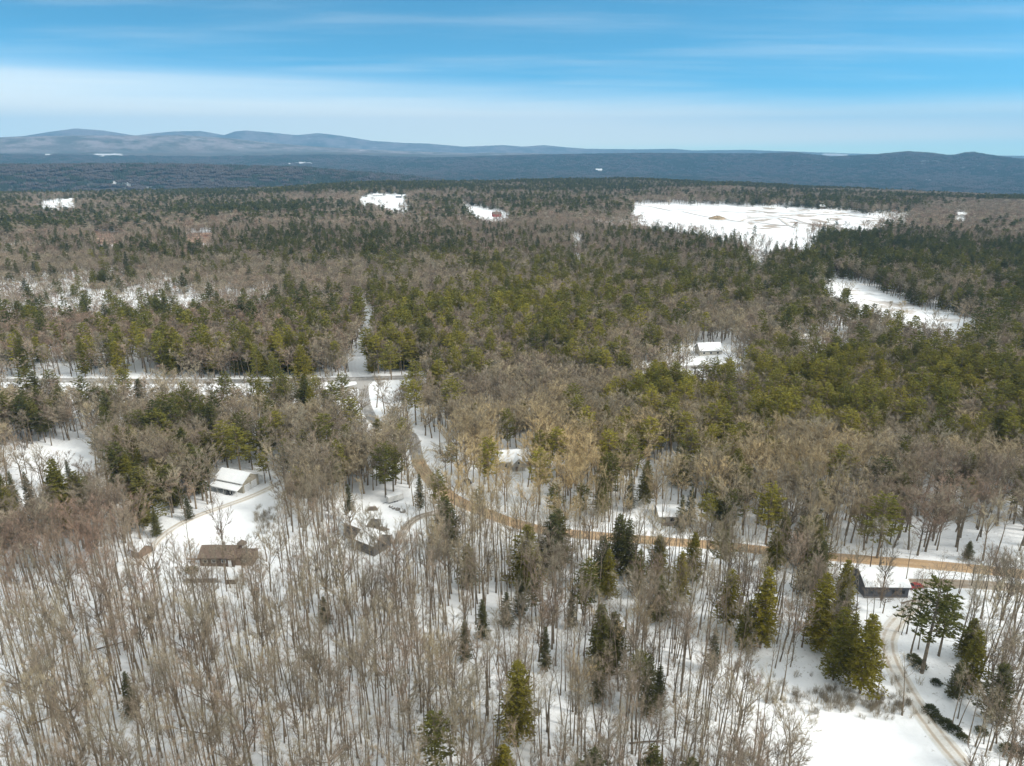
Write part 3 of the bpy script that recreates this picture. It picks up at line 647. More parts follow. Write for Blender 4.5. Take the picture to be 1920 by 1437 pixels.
for poly, pb, pc in CLEAR:
    xs_ = [q[0] for q in poly]; ys_ = [q[1] for q in poly]
    box = (u0 > min(xs_) - 40) & (u0 < max(xs_) + 40) & (v0 > min(ys_) - 5) & (v2 < max(ys_) + 5)
    ii = np.nonzero(box)[0]
    if not len(ii): continue
    jt = np.where(rd[ii] > 600, 3.5, 7.0) * jn[ii]; u0[ii] += jt * 1.5; u1[ii] += jt * 1.5; u2[ii] += jt * 1.5; v0[ii] += jt * .7; v1[ii] += jt * .7; v2[ii] += jt * .7
    base = inpoly(u0[ii], v0[ii], poly) & (kp[ii] < pb + .1); mid = inpoly(u1[ii], v1[ii], poly) | inpoly((u0[ii] + u1[ii]) / 2, (v0[ii] + v1[ii]) / 2, poly) | inpoly(u2[ii], v2[ii], poly)
    u0[ii] -= jt * 1.5; u1[ii] -= jt * 1.5; u2[ii] -= jt * 1.5; v0[ii] -= jt * .7; v1[ii] -= jt * .7; v2[ii] -= jt * .7
    pr = np.where(isE[ii], pc, pb * .92); keep[ii[base | (mid & (kp[ii] < pr))]] = False
roadp = {'gravel': .0, 'main': .94, 'side': .8, 'upper_lane': .35, 'trail': .95, 'barn_lane': .8, 'house_drive': .7, 'snow_lane': .97, 'parking': .25}
for k, (line, w) in RW.items():
    L_ = np.array(line)[::2]; bb = (X_ > L_[:, 0].min() - 15) & (X_ < L_[:, 0].max() + 15) & (Y_ > L_[:, 1].min() - 45) & (Y_ < L_[:, 1].max() + 15); ii = np.nonzero(bb)[0]
    if not len(ii): continue
    d2 = np.full(len(ii), 1e9)
    for q in range(len(L_) - 1):
        a_ = L_[q]; b_ = L_[q + 1]; ab = b_ - a_; t = np.clip(((X_[ii] - a_[0]) * ab[0] + (Y_[ii] - a_[1]) * ab[1]) / max(ab @ ab, 1e-6), 0, 1)
        d2 = np.minimum(d2, (X_[ii] - a_[0] - t * ab[0]) ** 2 + (Y_[ii] - a_[1] - t * ab[1]) ** 2)
    keep[ii[np.sqrt(d2) < w * .5 + (.9 if k != 'trail' else 1.0)]] = False
    zl = height(L_[:, 0], L_[:, 1]); lu, lv = proj(L_[:, 0], L_[:, 1], zl); o_ = np.argsort(lu)
    if k in ('gravel', 'main', 'upper_lane', 'parking'):
        rowv = np.interp(u1[ii], lu[o_], lv[o_], left=-99, right=-99); hit = (v0[ii] > rowv - 2) & (v2[ii] < rowv + 4) & (rowv > 0) & (rd[ii] < 480)
    else:
        rowu = np.interp(v1[ii], np.sort(lv), lu[np.argsort(lv)], left=-99, right=-99); hw_ = FPX * w * .5 / np.maximum(rd[ii], 1); hit = ((np.abs(u1[ii] - rowu) < hw_ + 2) | (np.abs(u2[ii] - rowu) < hw_ + 1)) & (rowu > 0)
    if k == 'main': hit &= (u1[ii] < 800)
    if k == 'trail': keep[ii[(np.sqrt(d2) < 6.0) & (X_[ii] > np.interp(Y_[ii], L_[:, 1], L_[:, 0]))]] = False
    keep[ii[hit & (kp[ii] < roadp[k])]] = False
# thinner woods where the photograph shows snow between the trees
dens = np.ones(n_)
dens -= .45 * blob(u0, v0, 220, 575, 330, 50) + .30 * blob(u0, v0, 1720, 960, 260, 60) + .25 * blob(u0, v0, 980, 815, 60, 40) + .30 * blob(u0, v0, 100, 690, 260, 30)
dens -= .35 * blob(u0, v0, 780, 420, 110, 22) + .30 * blob(u0, v0, 1250, 1120, 200, 90) + .5 * blob(u0, v0, 1460, 1380, 90, 120)
dens -= .12 * np.clip(clumpn, 0, 1) * (rd < 700)
keep &= rs.rand(n_) < dens
EVH = 19.0
# evergreens placed one by one: (column of base, row of base, row of top, kind, tint)
HERO = [(1138, 1125, 1030, 'hemlock', .8), (1196, 1120, 1030, 'hemlock', .4), (1272, 1128, 1034, 'hemlock', .9), (1296, 1090, 998, 'hemlock', .9), (1362, 1178, 1068, 'hemlock', .8), (1425, 1215, 1064, 'hemlock', .95), (1395, 1215, 1128, 'hemlock', .9),
 (1448, 1075, 990, 'hemlock', .9), (1532, 1215, 1076, 'hemlock', .8), (1562, 1275, 1138, 'hemlock', .9), (1588, 1260, 1150, 'hemlock', .6), (1612, 1300, 1152, 'hemlock', .9), (1575, 1150, 1050, 'hemlock', .7),
 (1728, 1262, 1088, 'pine', .25), (1760, 1230, 1120, 'pine', .5), (1812, 1300, 1182, 'hemlock', .85), (1786, 1310, 1225, 'hemlock', .2),
 (1322, 1006, 925, 'pine', .8), (1450, 968, 906, 'pine', .8), (1666, 965, 928, 'pine', .7), (1812, 1050, 1008, 'hemlock', .1), (945, 1475, 1398, 'hemlock', .95), (970, 1395, 1240, 'hemlock', .75), (1212, 1345, 1206, 'hemlock', .15), (1232, 1330, 1230, 'hemlock', .2),
 (1022, 1262, 1160, 'hemlock', .1), (872, 1240, 1150, 'hemlock', .1), (975, 1160, 1050, 'hemlock', .15), (950, 1175, 1100, 'hemlock', .1), (1070, 1180, 1095, 'hemlock', .1), (905, 1200, 1110, 'hemlock', .1),
 (250, 1345, 1245, 'hemlock', .05), (820, 1480, 1340, 'pine', .3), (1120, 1320, 1230, 'hemlock', .1), (610, 1170, 1110, 'hemlock', .1), (1335, 1260, 1160, 'hemlock', .15),
 (915, 884, 820, 'pine', 1), (1046, 858, 802, 'pine', 1), (1013, 885, 840, 'pine', 1), (1100, 832, 762, 'pine', .9), (1082, 800, 745, 'pine', .9), (1222, 862, 782, 'pine', .9), (1145, 850, 806, 'pine', .95), (1185, 858, 815, 'pine', .95), (1262, 820, 745, 'pine', .85), (1345, 842, 752, 'pine', .95), (1362, 820, 756, 'pine', .9), (1290, 832, 772, 'pine', .8), (1200, 770, 700, 'pine', .8), (1075, 770, 720, 'pine', .8),
 (1495, 805, 742, 'pine', .9), (1435, 792, 738, 'pine', .8), (1582, 886, 832, 'pine', .9), (1602, 830, 770, 'pine', .8), (1725, 830, 745, 'pine', .95), (1700, 820, 750, 'pine', .9), (1780, 820, 730, 'pine', .8), (1858, 800, 738, 'pine', .95), (1905, 840, 780, 'pine', .8), (1640, 815, 762, 'pine', .8), (1555, 800, 720, 'pine', .9),
 (778, 735, 678, 'pine', .8), (776, 770, 712, 'pine', .9), (822, 722, 675, 'pine', .8), (705, 690, 630, 'pine', .9), (730, 690, 640, 'pine', .8), (620, 760, 715, 'pine', .8), (655, 812, 745, 'pine', .6), (605, 820, 775, 'pine', .7), (707, 838, 785, 'hemlock', .6), (640, 740, 700, 'pine', .6),
 (95, 980, 862, 'hemlock', .7), (40, 960, 870, 'hemlock', .2), (208, 915, 843, 'hemlock', .8), (232, 920, 860, 'hemlock', .9), (256, 912, 840, 'hemlock', .7), (282, 918, 858, 'hemlock', .8), (120, 915, 850, 'hemlock', .1), (30, 1010, 915, 'hemlock', .5), (12, 935, 870, 'hemlock', .1), (355, 975, 925, 'hemlock', .1), (295, 1005, 950, 'hemlock', .1), (375, 870, 810, 'hemlock', .7), (440, 852, 800, 'pine', .7), (415, 850, 790, 'pine', .6),
 (650, 970, 895, 'hemlock', .1), (785, 925, 875, 'hemlock', .1), (1300, 975, 900, 'hemlock', .05), (1215, 900, 865, 'hemlock', .3), (1185, 935, 875, 'hemlock', .05), (1275, 1000, 915, 'hemlock', .1)]
hx, hy, hz_, hh, hk, ht = [], [], [], [], [], []
for (u, v, vt, kd, ti) in HERO:
    g = G(u, v); b = (718.5 - vt) / FPX; top = g.y * (b * CP - SP) / (CP + b * SP) + CAMZ
    if v < 1000 and u not in (1322, 355, 295):       # only the crown shows over the trees in front: the foot stands nearer
        H_ = max((top - g.z) * 1.1, 22.0 if kd == 'pine' else 17.0); g = G(u, vt, H_); top = g.z + H_
    hx.append(g.x); hy.append(g.y); hz_.append(g.z); hh.append(max(6, min(27, (top - g.z)))); hk.append(kd); ht.append(ti)
    if ti < .25 and kd == 'hemlock': hh[-1] *= .85
hx = np.array(hx); hy = np.array(hy)
for q in range(len(hx)): keep &= ~((np.hypot(X_ - hx[q], Y_ - hy[q]) < (3.4 if rd[0] else 3.4))) & ~((np.abs(X_ - hx[q] * .97) < 3.0) & (Y_ < hy[q]) & (Y_ > hy[q] - 15) & (kp < .75))
HOUSES_CLEAR = []
X_, Y_, Zt, rd, u0, v0, u1, v1, u2, v2, isE, zn, clumpn = [q[keep] for q in (X_, Y_, Zt, rd, u0, v0, u1, v1, u2, v2, isE, zn, clumpn)]
n_ = len(X_); rs = np.random.RandomState(99)
kindH = np.clip(.30 + .5 * (v1 > 950) - .25 * blob(u1, v1, 1500, 720, 600, 200), .02, .9); kindH = np.where(v1 < 560, .55, kindH)
isH = rs.rand(n_) < kindH
hgtm = np.where(isE, rs.uniform(.62, 1.15, n_), rs.uniform(.78, 1.12, n_)) * np.where(~isE & (rd < 190), rs.choice([.55, .85, 1, 1.05, 1.1], n_), 1)
hgtm *= np.where(rd > 290, np.where(isE, 1.16, .88), 1); low = np.clip(blob(u0, v0, 180, 570, 330, 48) * 1.3 + .8 * blob(u0, v0, 1180, 430, 120, 25), 0, 1) * (1 - isE * .5); hgtm *= 1 - .52 * low
hgtm *= np.where((u0 > 1480) & (v0 > 1230), .75, 1)
wid = np.where(isE, rs.uniform(.95, 1.35, n_) * np.where(rd > 800, .82, 1), rs.uniform(.8, 1.25, n_) * np.where(rd > 230, 1.35, .95)) * np.where(zn == 3, 1.22, 1)
tE = np.clip(.25 + .75 * blob(u1, v1, 1350, 760, 700, 110) + .55 * blob(u1, v1, 350, 670, 520, 55) + .5 * blob(u1, v1, 1000, 570, 320, 80) - .2 * (v1 < 480) + rs.uniform(-.28, .28, n_), 0, 1)  # needle colour by region; sunlit brightness of the middle belt is put into it
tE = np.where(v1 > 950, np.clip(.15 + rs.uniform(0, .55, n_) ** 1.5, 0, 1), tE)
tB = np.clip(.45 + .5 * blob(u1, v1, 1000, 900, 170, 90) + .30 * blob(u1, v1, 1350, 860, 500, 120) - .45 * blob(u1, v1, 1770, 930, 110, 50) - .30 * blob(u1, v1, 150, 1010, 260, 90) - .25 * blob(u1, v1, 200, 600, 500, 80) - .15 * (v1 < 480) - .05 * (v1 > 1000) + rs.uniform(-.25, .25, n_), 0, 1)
rotz = rs.uniform(0, 6.28, n_); lx = rs.normal(0, .035, n_); ly = rs.normal(0, .035, n_)
inview = (u1 > -20) & (u1 < 1940) & (v1 < 1437) & (v0 < 1600)
size_px = FPX * hgtm * HB / rd
def choose(mask, n):
    ii = np.nonzero(mask & inview)[0]; return ii[np.argsort(-size_px[ii])][:n]
selB = choose(~isE, 224); selP = choose(isE & ~isH, 150); selHm = choose(isE & isH, 120)
solo = np.zeros(n_, bool); solo[selB] = True; solo[selP] = True; solo[selHm] = True
NB0, NB2 = len(BARE_FORMS), 9
def idxs(mask):
    ii = np.nonzero(mask)[0]; return ii
ii = idxs(~isE & ~solo); lod = np.select([rd[ii] < 330, rd[ii] < 1150], [0, 1], 2)
formr = rs.rand(len(ii)); slender = formr < np.where(rd[ii] < 220, .8, .35)
ix = np.where(slender, rs.randint(0, 7, len(ii)), rs.randint(7, 14, len(ii)))
idxB = np.where(lod == 0, ix, np.where(lod == 1, 14 + ix, 28 + rs.randint(0, 9, len(ii))))
sB = np.stack([wid[ii] * hgtm[ii] ** .5, wid[ii] * hgtm[ii] ** .5, hgtm[ii]], -1)
scatter('bare_woodland', X_[ii], Y_[ii], Zt[ii], np.stack([lx[ii], ly[ii], rotz[ii]], -1), sB, tB[ii], idxB, bare_col, 'bare leafless woodland of grey and brown trees covering the land into the distance', 'woodland')
ii = idxs(isE & ~solo); lod = np.select([rd[ii] < 420, rd[ii] < 1150], [0, 1], 2); ix = np.where(isH[ii], rs.randint(6, 11, len(ii)), rs.randint(0, 6, len(ii)))
sE = np.stack([wid[ii] * hgtm[ii] ** .6, wid[ii] * hgtm[ii] ** .6, hgtm[ii]], -1)
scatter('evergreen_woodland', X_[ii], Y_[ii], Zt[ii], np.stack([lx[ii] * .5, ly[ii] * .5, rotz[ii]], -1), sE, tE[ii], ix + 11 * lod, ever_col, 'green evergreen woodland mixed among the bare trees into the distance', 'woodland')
# far canopy
cx_, cy_ = [], []
for r1, r2, sp, sd in ((2950, 5200, 38, 31), (5200, 9100, 42, 32)):
    x, y = jitter(r1, r2, sp, sd, R(40)); cx_.append(x); cy_.append(y)
cx_ = np.concatenate(cx_); cy_ = np.concatenate(cy_); cz_ = height(cx_, cy_); cu, cv_ = proj(cx_, cy_, cz_ + 8); rs = np.random.RandomState(5)
kk = np.ones(len(cx_), bool)
for poly, pb, pc in CLEAR[-18:]: kk &= ~(inpoly(cu, cv_, poly) & (rs.rand(len(cu)) < pb))
nn_ = wsum(_waves(10, 200, 1500, 1.2, 44), cx_, cy_); fe = np.clip(.48 + .45 * nn_ + .1 * blob(cu, cv_, 1300, 320, 600, 30) - .3 * blob(cu, cv_, 300, 325, 400, 14), .03, .97); ce = rs.rand(len(cx_)) < fe
cx_, cy_, cz_, ce, cu, cv_ = [q[kk] for q in (cx_, cy_, cz_, ce, cu, cv_)]; m_ = len(cx_)
scatter('far_woodland', cx_, cy_, cz_ - 1, np.stack([np.zeros(m_), np.zeros(m_), rs.uniform(0, 6.28, m_)], -1), np.stack([np.full(m_, 1.1)] * 2 + [rs.uniform(.8, 1.2, m_)], -1), np.where(ce, rs.uniform(0, .25, m_), rs.uniform(.1, .5, m_)), rs.randint(0, 4, m_) + 4 * ce, clump_col, 'distant wooded lowland of dark evergreens and bare trees fading blue', 'woodland')

# ------------------------------------------------------------------ single trees
LAND = [('barn', 445, 925), ('brown house', 415, 1066), ('small snowy shed', 268, 1032), ('two-wing grey house', 690, 1015), ('white trailer', 740, 948), ('sandy road bend', 830, 920), ('sandy road', 1000, 990), ('sandy road', 1400, 1030),
 ('road junction', 682, 720), ('gabled snowy house', 970, 885), ('dark car', 875, 908), ('low snowy house', 1262, 980), ('long grey house', 1660, 1128), ('red car', 1718, 1104), ('blank snow field', 1620, 1380), ('snowy lane', 1735, 1340), ('snowy lane bend', 1665, 1200),
 ('big dark pine', 1728, 1262), ('snow bank by the road', 1800, 1040), ('lone olive evergreen tip', 945, 1430), ('narrow yellow-green evergreen', 970, 1395), ('olive evergreen trio', 1585, 1280), ('olive evergreen pair', 1415, 1215), ('white farm lane', 330, 1000), ('two bright pines', 1030, 870), ('rust-leaved sapling', 1422, 1280),
 ('lower left corner', 20, 1430), ('left edge', 10, 1180), ('bottom edge, left of centre', 300, 1437), ('bottom edge at a third across', 560, 1437), ('bottom edge just left of centre', 780, 1437), ('bottom edge just right of centre', 1150, 1437), ('open snow at bottom right', 1400, 1437), ('mixed stand at lower left', 500, 1290), ('wood at lower centre', 800, 1260), ('lower right corner', 1900, 1430), ('right edge', 1910, 1180), ('snowy log', 190, 1215), ('dark hemlock clump', 970, 1170), ('left snow patch', 100, 860), ('straight snowy path', 670, 680), ('roadside house', 1330, 662), ('yard of the far snowy house', 1540, 640), ('left edge', 10, 960)]
ORD = ['closest', 'second nearest', 'third nearest', 'fourth nearest', 'fifth nearest', 'sixth nearest', 'seventh nearest', 'eighth nearest', 'ninth nearest', 'tenth nearest', 'eleventh nearest', 'twelfth nearest', 'thirteenth nearest', 'fourteenth nearest', 'fifteenth nearest', 'sixteenth nearest'] + [w_ + ' nearest' for w_ in 'seventeenth eighteenth nineteenth twentieth twenty-first twenty-second twenty-third twenty-fourth twenty-fifth twenty-sixth twenty-seventh twenty-eighth'.split()]
entries = []   # (x, y, z, height, width factor, kind, shape index, tint, lean)
rs = np.random.RandomState(123)
for q in selB:
    sl_ = rs.rand() < (.8 if rd[q] < 220 else .35); i = rs.randint(0, 7) if sl_ else rs.randint(7, 14)
    entries.append([X_[q], Y_[q], Zt[q], HB * hgtm[q], wid[q] * hgtm[q] ** .5, 'bare', i, float(tB[q]), (lx[q], ly[q]), rotz[q]])
for q in list(selP) + list(selHm):
    i = rs.randint(6, 11) if isH[q] else rs.randint(0, 6)
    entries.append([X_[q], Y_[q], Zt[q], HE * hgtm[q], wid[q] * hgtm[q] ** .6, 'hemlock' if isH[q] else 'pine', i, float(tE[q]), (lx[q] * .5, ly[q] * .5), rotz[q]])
for q in range(len(hx)):
    i = rs.randint(6, 11) if hk[q] == 'hemlock' else rs.randint(0, 6); s_ = hh[q] / HE
    entries.append([hx[q], hy[q], hz_[q], hh[q], max(.75, s_) * (.98 if hk[q] == 'hemlock' else 1.3) * (.66 if ht[q] < .25 else 1), hk[q], i, ht[q], (0, 0), rs.uniform(0, 6.28)])
BAREHERO = [(1408, 1530, 19, 11, .2), (1468, 1560, 20, 12, .3), (1440, 1500, 15, 8, .4), (1370, 1540, 17, 9, .3), (1690, 1190, 12, 2, .2), (1700, 1188, 13, 4, .2), (1684, 1186, 11, 7, .3), (1650, 1140, 10, 8, .3), (1720, 1150, 12, 3, .3), (1655, 1150, 9, 11, .2),
 (1110, 1155, 16, 8, .9), (1140, 1250, 15, 12, .95), (1190, 1260, 17, 9, .9), (1060, 1180, 15, 7, .8), (980, 1370, 16, 10, .9), (1080, 1340, 15, 8, .9), (1195, 1200, 15, 13, .85), (950, 940, 15, 12, 1.0), (985, 975, 15, 11, 1.0), (1060, 1000, 15, 12, 1.0), (900, 905, 13, 13, .9), (400, 965, 8, 12, .2)]
rb = np.random.RandomState(21)
for _ in range(16): BAREHERO.append((rb.uniform(345, 505), rb.uniform(1082, 1175), rb.uniform(12, 17), rb.randint(0, 14), rb.uniform(.2, .6)))
for _ in range(34):
    vv_ = rb.uniform(1150, 1480); BAREHERO.append((rb.uniform(1805 + max(0, vv_ - 1250) * .3, 1935), vv_, rb.uniform(12, 17), rb.randint(0, 14), rb.uniform(.2, .6)))
for _ in range(12): BAREHERO.append((rb.uniform(1750, 1930), rb.uniform(1085, 1130), rb.uniform(10, 14), rb.randint(0, 14), rb.uniform(.2, .5)))
for u_, v_, h_, i_, ti_ in BAREHERO:
    g = G(u_, v_); w_ = (h_ / 19.0) ** .8 * rb.uniform(.9, 1.2)
    entries.append([g.x, g.y, g.z, h_, w_, 'bare', i_, float(ti_), (rb.normal(0, .06), rb.normal(0, .06)), rb.uniform(0, 6.28)])
def words_for(e):
    x, y, z, h, w, kd, i, ti = e[:8]; u, v = [float(t_) for t_ in proj(np.array(x), np.array(y), np.array(z))]
    best = min(LAND, key=lambda l: ((l[1] - u) * 1.0) ** 2 + ((l[2] - v) * 1.4) ** 2); dx, dy = u - best[1], v - best[2]; nm = best[0]
    edge = any(k_ in nm for k_ in ('edge', 'corner', 'stand', 'wood ', 'open snow'))
    if edge: rel = 'by the'
    elif abs(dx) > abs(dy) * 1.3: rel = 'right of the' if dx > 0 else 'left of the'
    else: rel = 'in front of the' if dy > 0 else 'behind the'
    tall = 'tall' if h > 19 else 'low' if h < 14 else 'mid-height'
    if kd == 'bare':
        shade = 'reddish' if ti < .3 else 'golden' if ti > .72 else 'grey-brown'; form = tall + ' ' + BARE_FORMS[i]; noun = 'bare tree'
    else:
        shade = 'dark green' if ti < .3 else 'yellow-green' if ti > .7 else 'olive green'; form = tall; noun = 'pine' if kd == 'pine' else 'hemlock'
    return (form, shade, noun, rel, nm), math.hypot(dx, dy * 1.4)
lab = [words_for(e) for e in entries]; order = {}
for k, (key, d) in enumerate(lab): order.setdefault(key, []).append((d, k))
labels = [None] * len(entries)
for key, lst in order.items():
    lst.sort(); f, sh, no, rel, nm = key
    for r_, (d, k) in enumerate(lst):
        rk = ORD[r_] if r_ < len(ORD) else 'farther'; labels[k] = ('%s %s %s %s, %s %s' % (f, sh, no, rel, nm, 'standing alone' if 0 else '')).strip() if len(lst) == 1 else '%s %s %s %s %s %s' % (rk, f, sh, no, rel, nm)
        if len(lst) == 1: labels[k] = '%s %s %s growing %s %s' % (f, sh, no, rel, nm)
NAME = {'bare': 'bare_tree', 'pine': 'pine_tree', 'hemlock': 'hemlock_tree'}; CAT = {'bare': 'bare tree', 'pine': 'pine tree', 'hemlock': 'hemlock tree'}; GRP = {'bare': 'bare trees of the near woods', 'pine': 'pines standing among the bare trees', 'hemlock': 'hemlocks standing among the bare trees'}
for k, e in enumerate(entries):
    x, y, z, h, w, kd, i, ti, ln_, rz = e; s_ = h / 19.0
    o = bpy.data.objects.new(NAME[kd], None); S.collection.objects.link(o); o.empty_display_size = 1
    o.location = (x, y, z); o.rotation_euler = (ln_[0], ln_[1], rz); o.scale = (w, w, s_); tag(o, labels[k], CAT[kd], GRP[kd])
    tm_, cm_ = (bare_parts if kd == 'bare' else ever_parts)[i]
    for nm_, me_ in (('trunk', tm_), ('crown', cm_)):
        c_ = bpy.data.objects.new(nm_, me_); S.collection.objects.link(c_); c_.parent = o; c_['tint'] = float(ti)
print('trees', n_, 'single', len(entries), 'far', m_)

# ------------------------------------------------------------------ buildings
def wallmat(name, c, pitch=0.2, vert=False, spread=.12):
    s = NT(name); p = s.n('ShaderNodeTexCoord').outputs['Object']; sp = s.n('ShaderNodeSeparateXYZ', {0: p})
    ax_ = s.math('ADD', sp.outputs[0], sp.outputs[1]) if vert else sp.outputs[2]
    w_ = s.math('FRACT', s.math('DIVIDE', ax_, pitch)); line = s.ramp(w_, 0.0, 0.12, 1.0, 0.0)
    f = s.noise(0.8, 5, .6); c2 = tuple(v * (1 - spread * 2) for v in c); col = s.mix(s.ramp(f, .3, .7), c, c2)
    col = s.mix(s.math('MULTIPLY', line, .45), col, tuple(v * .45 for v in c)); return s.out(col, .75, w_, .25, .03)
WM = {'beige': wallmat('beige_siding', (.46, .42, .34), .3, True), 'grey': wallmat('grey_siding', (.165, .155, .145), .18), 'slate': wallmat('slate_siding', (.12, .125, .14), .16), 'brown': wallmat('brown_boards', (.125, .09, .07), .2, True),
      'white': wallmat('white_siding', (.72, .72, .70), .15), 'cream': wallmat('cream_siding', (.55, .52, .46), .15), 'red': wallmat('red_siding', (.30, .07, .06), .18), 'tan': wallmat('tan_boards', (.26, .19, .14), .2)}
WM['glass'] = NT('window_glass').out((.02, .025, .03), .12, spec=.6); WM['trim'] = flat_mat('painted_trim', (.72, .72, .70), (.62, .62, .6), 3); WM['dark'] = flat_mat('dark_metal', (.05, .05, .055), (.08, .08, .08), 3)
WM['door'] = flat_mat('white_door', (.78, .79, .80), (.70, .71, .72), 3); WM['wood'] = flat_mat('weathered_wood', (.16, .13, .11), (.24, .20, .165), 3); WM['shingle'] = flat_mat('brown_shingle', (.12, .088, .07), (.17, .13, .105), 2.5)
WM['stone'] = flat_mat('stone', (.20, .19, .18), (.30, .28, .26), 1.5); WM['pipe'] = flat_mat('steel_pipe', (.45, .45, .46), (.35, .35, .36), 3, .4)
def gable_wall(name, L_, Wd, eave, ridge, mat, parent, x0=0.0, y0=0.0, base=-.8):
    """walls of a gabled block: local x along the ridge 0..L, y across 0..Wd"""
    mb = MB(); v = [(x0, y0, base), (x0 + L_, y0, base), (x0 + L_, y0 + Wd, base), (x0, y0 + Wd, base), (x0, y0, eave), (x0 + L_, y0, eave), (x0 + L_, y0 + Wd, eave), (x0, y0 + Wd, eave), (x0, y0 + Wd / 2, ridge), (x0 + L_, y0 + Wd / 2, ridge)]
    mb.add(v, [(0, 1, 5, 4), (2, 3, 7, 6), (1, 2, 6, 9, 5), (3, 0, 4, 8, 7), (4, 5, 9, 8), (6, 7, 8, 9), (3, 2, 1, 0)]); return mb.build(name, mat, parent)
def gable_roof(L_, Wd, eave, ridge, parent, roofmat, snowmat=None, x0=0.0, y0=0.0, ov=.4, th=.16, snow_th=.22):
    sl_ = (ridge - eave) / (Wd / 2); mb = MB(); e = eave - sl_ * ov
    for sd in (0, 1):
        ya, yb = (y0 - ov, y0 + Wd / 2) if sd == 0 else (y0 + Wd + ov, y0 + Wd / 2)
        q = [(x0 - ov, ya, e + th + .01), (x0 + L_ + ov, ya, e + th + .01), (x0 + L_ + ov, yb, ridge + th + .01), (x0 - ov, yb, ridge + th + .01)]
        mb.slab(q if sd == 0 else q[::-1], th)
    rf = mb.build('roof', roofmat, parent)
    if snowmat:
        mb = MB(); rng = random.Random(int(L_ * 10)); n = 14
        for sd in (0, 1):
            ya, yb = (y0 - ov, y0 + Wd / 2) if sd == 0 else (y0 + Wd + ov, y0 + Wd / 2)
            for k in range(n):
                xa, xb = x0 - ov + (L_ + 2 * ov) * k / n, x0 - ov + (L_ + 2 * ov) * (k + 1) / n; h_ = snow_th * rng.uniform(.75, 1.1)
                q = [(xa, ya + (.06 if sd == 0 else -.06), e + th + h_), (xb, ya + (.06 if sd == 0 else -.06), e + th + h_), (xb, yb, ridge + th + h_), (xa, yb, ridge + th + h_)]
                mb.slab(q if sd == 0 else q[::-1], h_ - .02)
        mb.build('snow', snowmat, rf)
    return rf
def window(parent, c, w, h, face, mat_f=None):
    """face: 'x+','x-','y+','y-' the way it looks"""
    d = {'x+': (1, 0), 'x-': (-1, 0), 'y+': (0, 1), 'y-': (0, -1)}[face]; sx_, sy_ = (.08, w) if d[0] else (w, .08); m1 = MB(); t = .09
    X0, Y0, Z0 = c[0] + d[0] * .04, c[1] + d[1] * .04, c[2]
    for zz_ in (h / 2, -h / 2): m1.box((X0, Y0, Z0 + zz_), (.10 if d[0] else w + t, w + t if d[0] else .10, t))
    for ss in (-1, 1): m1.box((X0 + (0 if d[0] else ss * w / 2), Y0 + (ss * w / 2 if d[0] else 0), Z0), (.098 if d[0] else t, t if d[0] else .098, h - t))
    f = m1.build('window', mat_f or WM['trim'], parent); m2 = MB(); m2.box((X0, Y0, Z0), (.05 if d[0] else w - .02, w - .02 if d[0] else .05, h - .02)); m2.build('pane', WM['glass'], f)
def panel(name, parent, c, w, h, face, mat):
    m1 = MB(); dx = face[0] == 'x'; sg = 1 if face[1] == '+' else -1; m1.box((c[0] + (sg * .03 if dx else 0), c[1] + (0 if dx else sg * .03), c[2]), (.07 if dx else w, w if dx else .07, h)); return m1.build(name, mat, parent)
def gz(x, y): return hgt(x, y)
# the barn with its lean-to
bx_, by_ = -111.2, 241.4; brz = math.atan2(-.36, .933); bz = gz(-104, 240)
barn = thing('barn', 'beige metal barn with snowy roof, two white garage doors and a lean-to', 'barn', (bx_, by_, bz), brz)
BL, BW, BE, BR = 12.6, 8.6, 4.0, 6.3
gable_wall('wall', BL, BW, BE, BR, WM['beige'], barn); gable_roof(BL, BW, BE, BR, barn, WM['trim'], M['snow'])
for yy in (2.2, 5.9): 
    d_ = panel('garage_door', barn, (BL, yy, 1.45), 2.9, 2.9, 'x+', WM['door']); 
    mb = MB()
    for q in range(1, 5): mb.box((BL + .07, yy, .02 + q * .58), (.02, 2.86, .03))
    mb.build('seam', WM['dark'], d_)
panel('door', barn, (BL, 4.05, 1.0), .55, 2.0, 'x+', WM['trim']); panel('vent', barn, (BL, 4.3, 5.2), .4, .5, 'x+', WM['dark'])
mb = MB(); mb.tube([(8.2, 5.2, 5.6), (8.2, 5.2, 7.6)], [.09, .09], 8); mb.build('chimney', WM['pipe'], barn); mb = MB(); mb.tube([(3.6, 4.6, 6.0), (3.6, 4.6, 6.75)], [.16, .16], 8); mb.build('roof_vent', WM['pipe'], barn)
lt = MB(); lt.slab([(-.3, -3.2, 2.35), (BL + .1, -3.2, 2.35), (BL + .1, -.02, 3.25), (-.3, -.02, 3.25)], .14); ltr = lt.build('porch_roof', WM['trim'], barn)
lt = MB(); lt.slab([(-.25, -3.15, 2.56), (BL + .05, -3.15, 2.56), (BL + .05, -.06, 3.45), (-.25, -.06, 3.45)], .2); lt.build('snow', M['snow'], ltr)
for k in range(5):
    mb = MB(); mb.box((.1 + k * (BL - .3) / 4, -3.0, .75), (.16, .16, 3.0)); mb.build('post', WM['trim'], barn)
lt = MB(); lt.slab([(BL - 3.4, BW + .02, 3.0), (BL - .2, BW + .02, 3.0), (BL - .2, BW + 2.6, 2.3), (BL - 3.4, BW + 2.6, 2.3)], .12); l2 = lt.build('side_roof', WM['trim'], barn)
lt = MB(); lt.slab([(BL - 3.35, BW + .05, 3.2), (BL - .25, BW + .05, 3.2), (BL - .25, BW + 2.55, 2.5), (BL - 3.35, BW + 2.55, 2.5)], .18); lt.build('snow', M['snow'], l2)
for k in (-3.2, -.4):
    mb = MB(); mb.box((BL + k, BW + 2.4, .7), (.14, .14, 3.0)); mb.build('post', WM['trim'], barn)
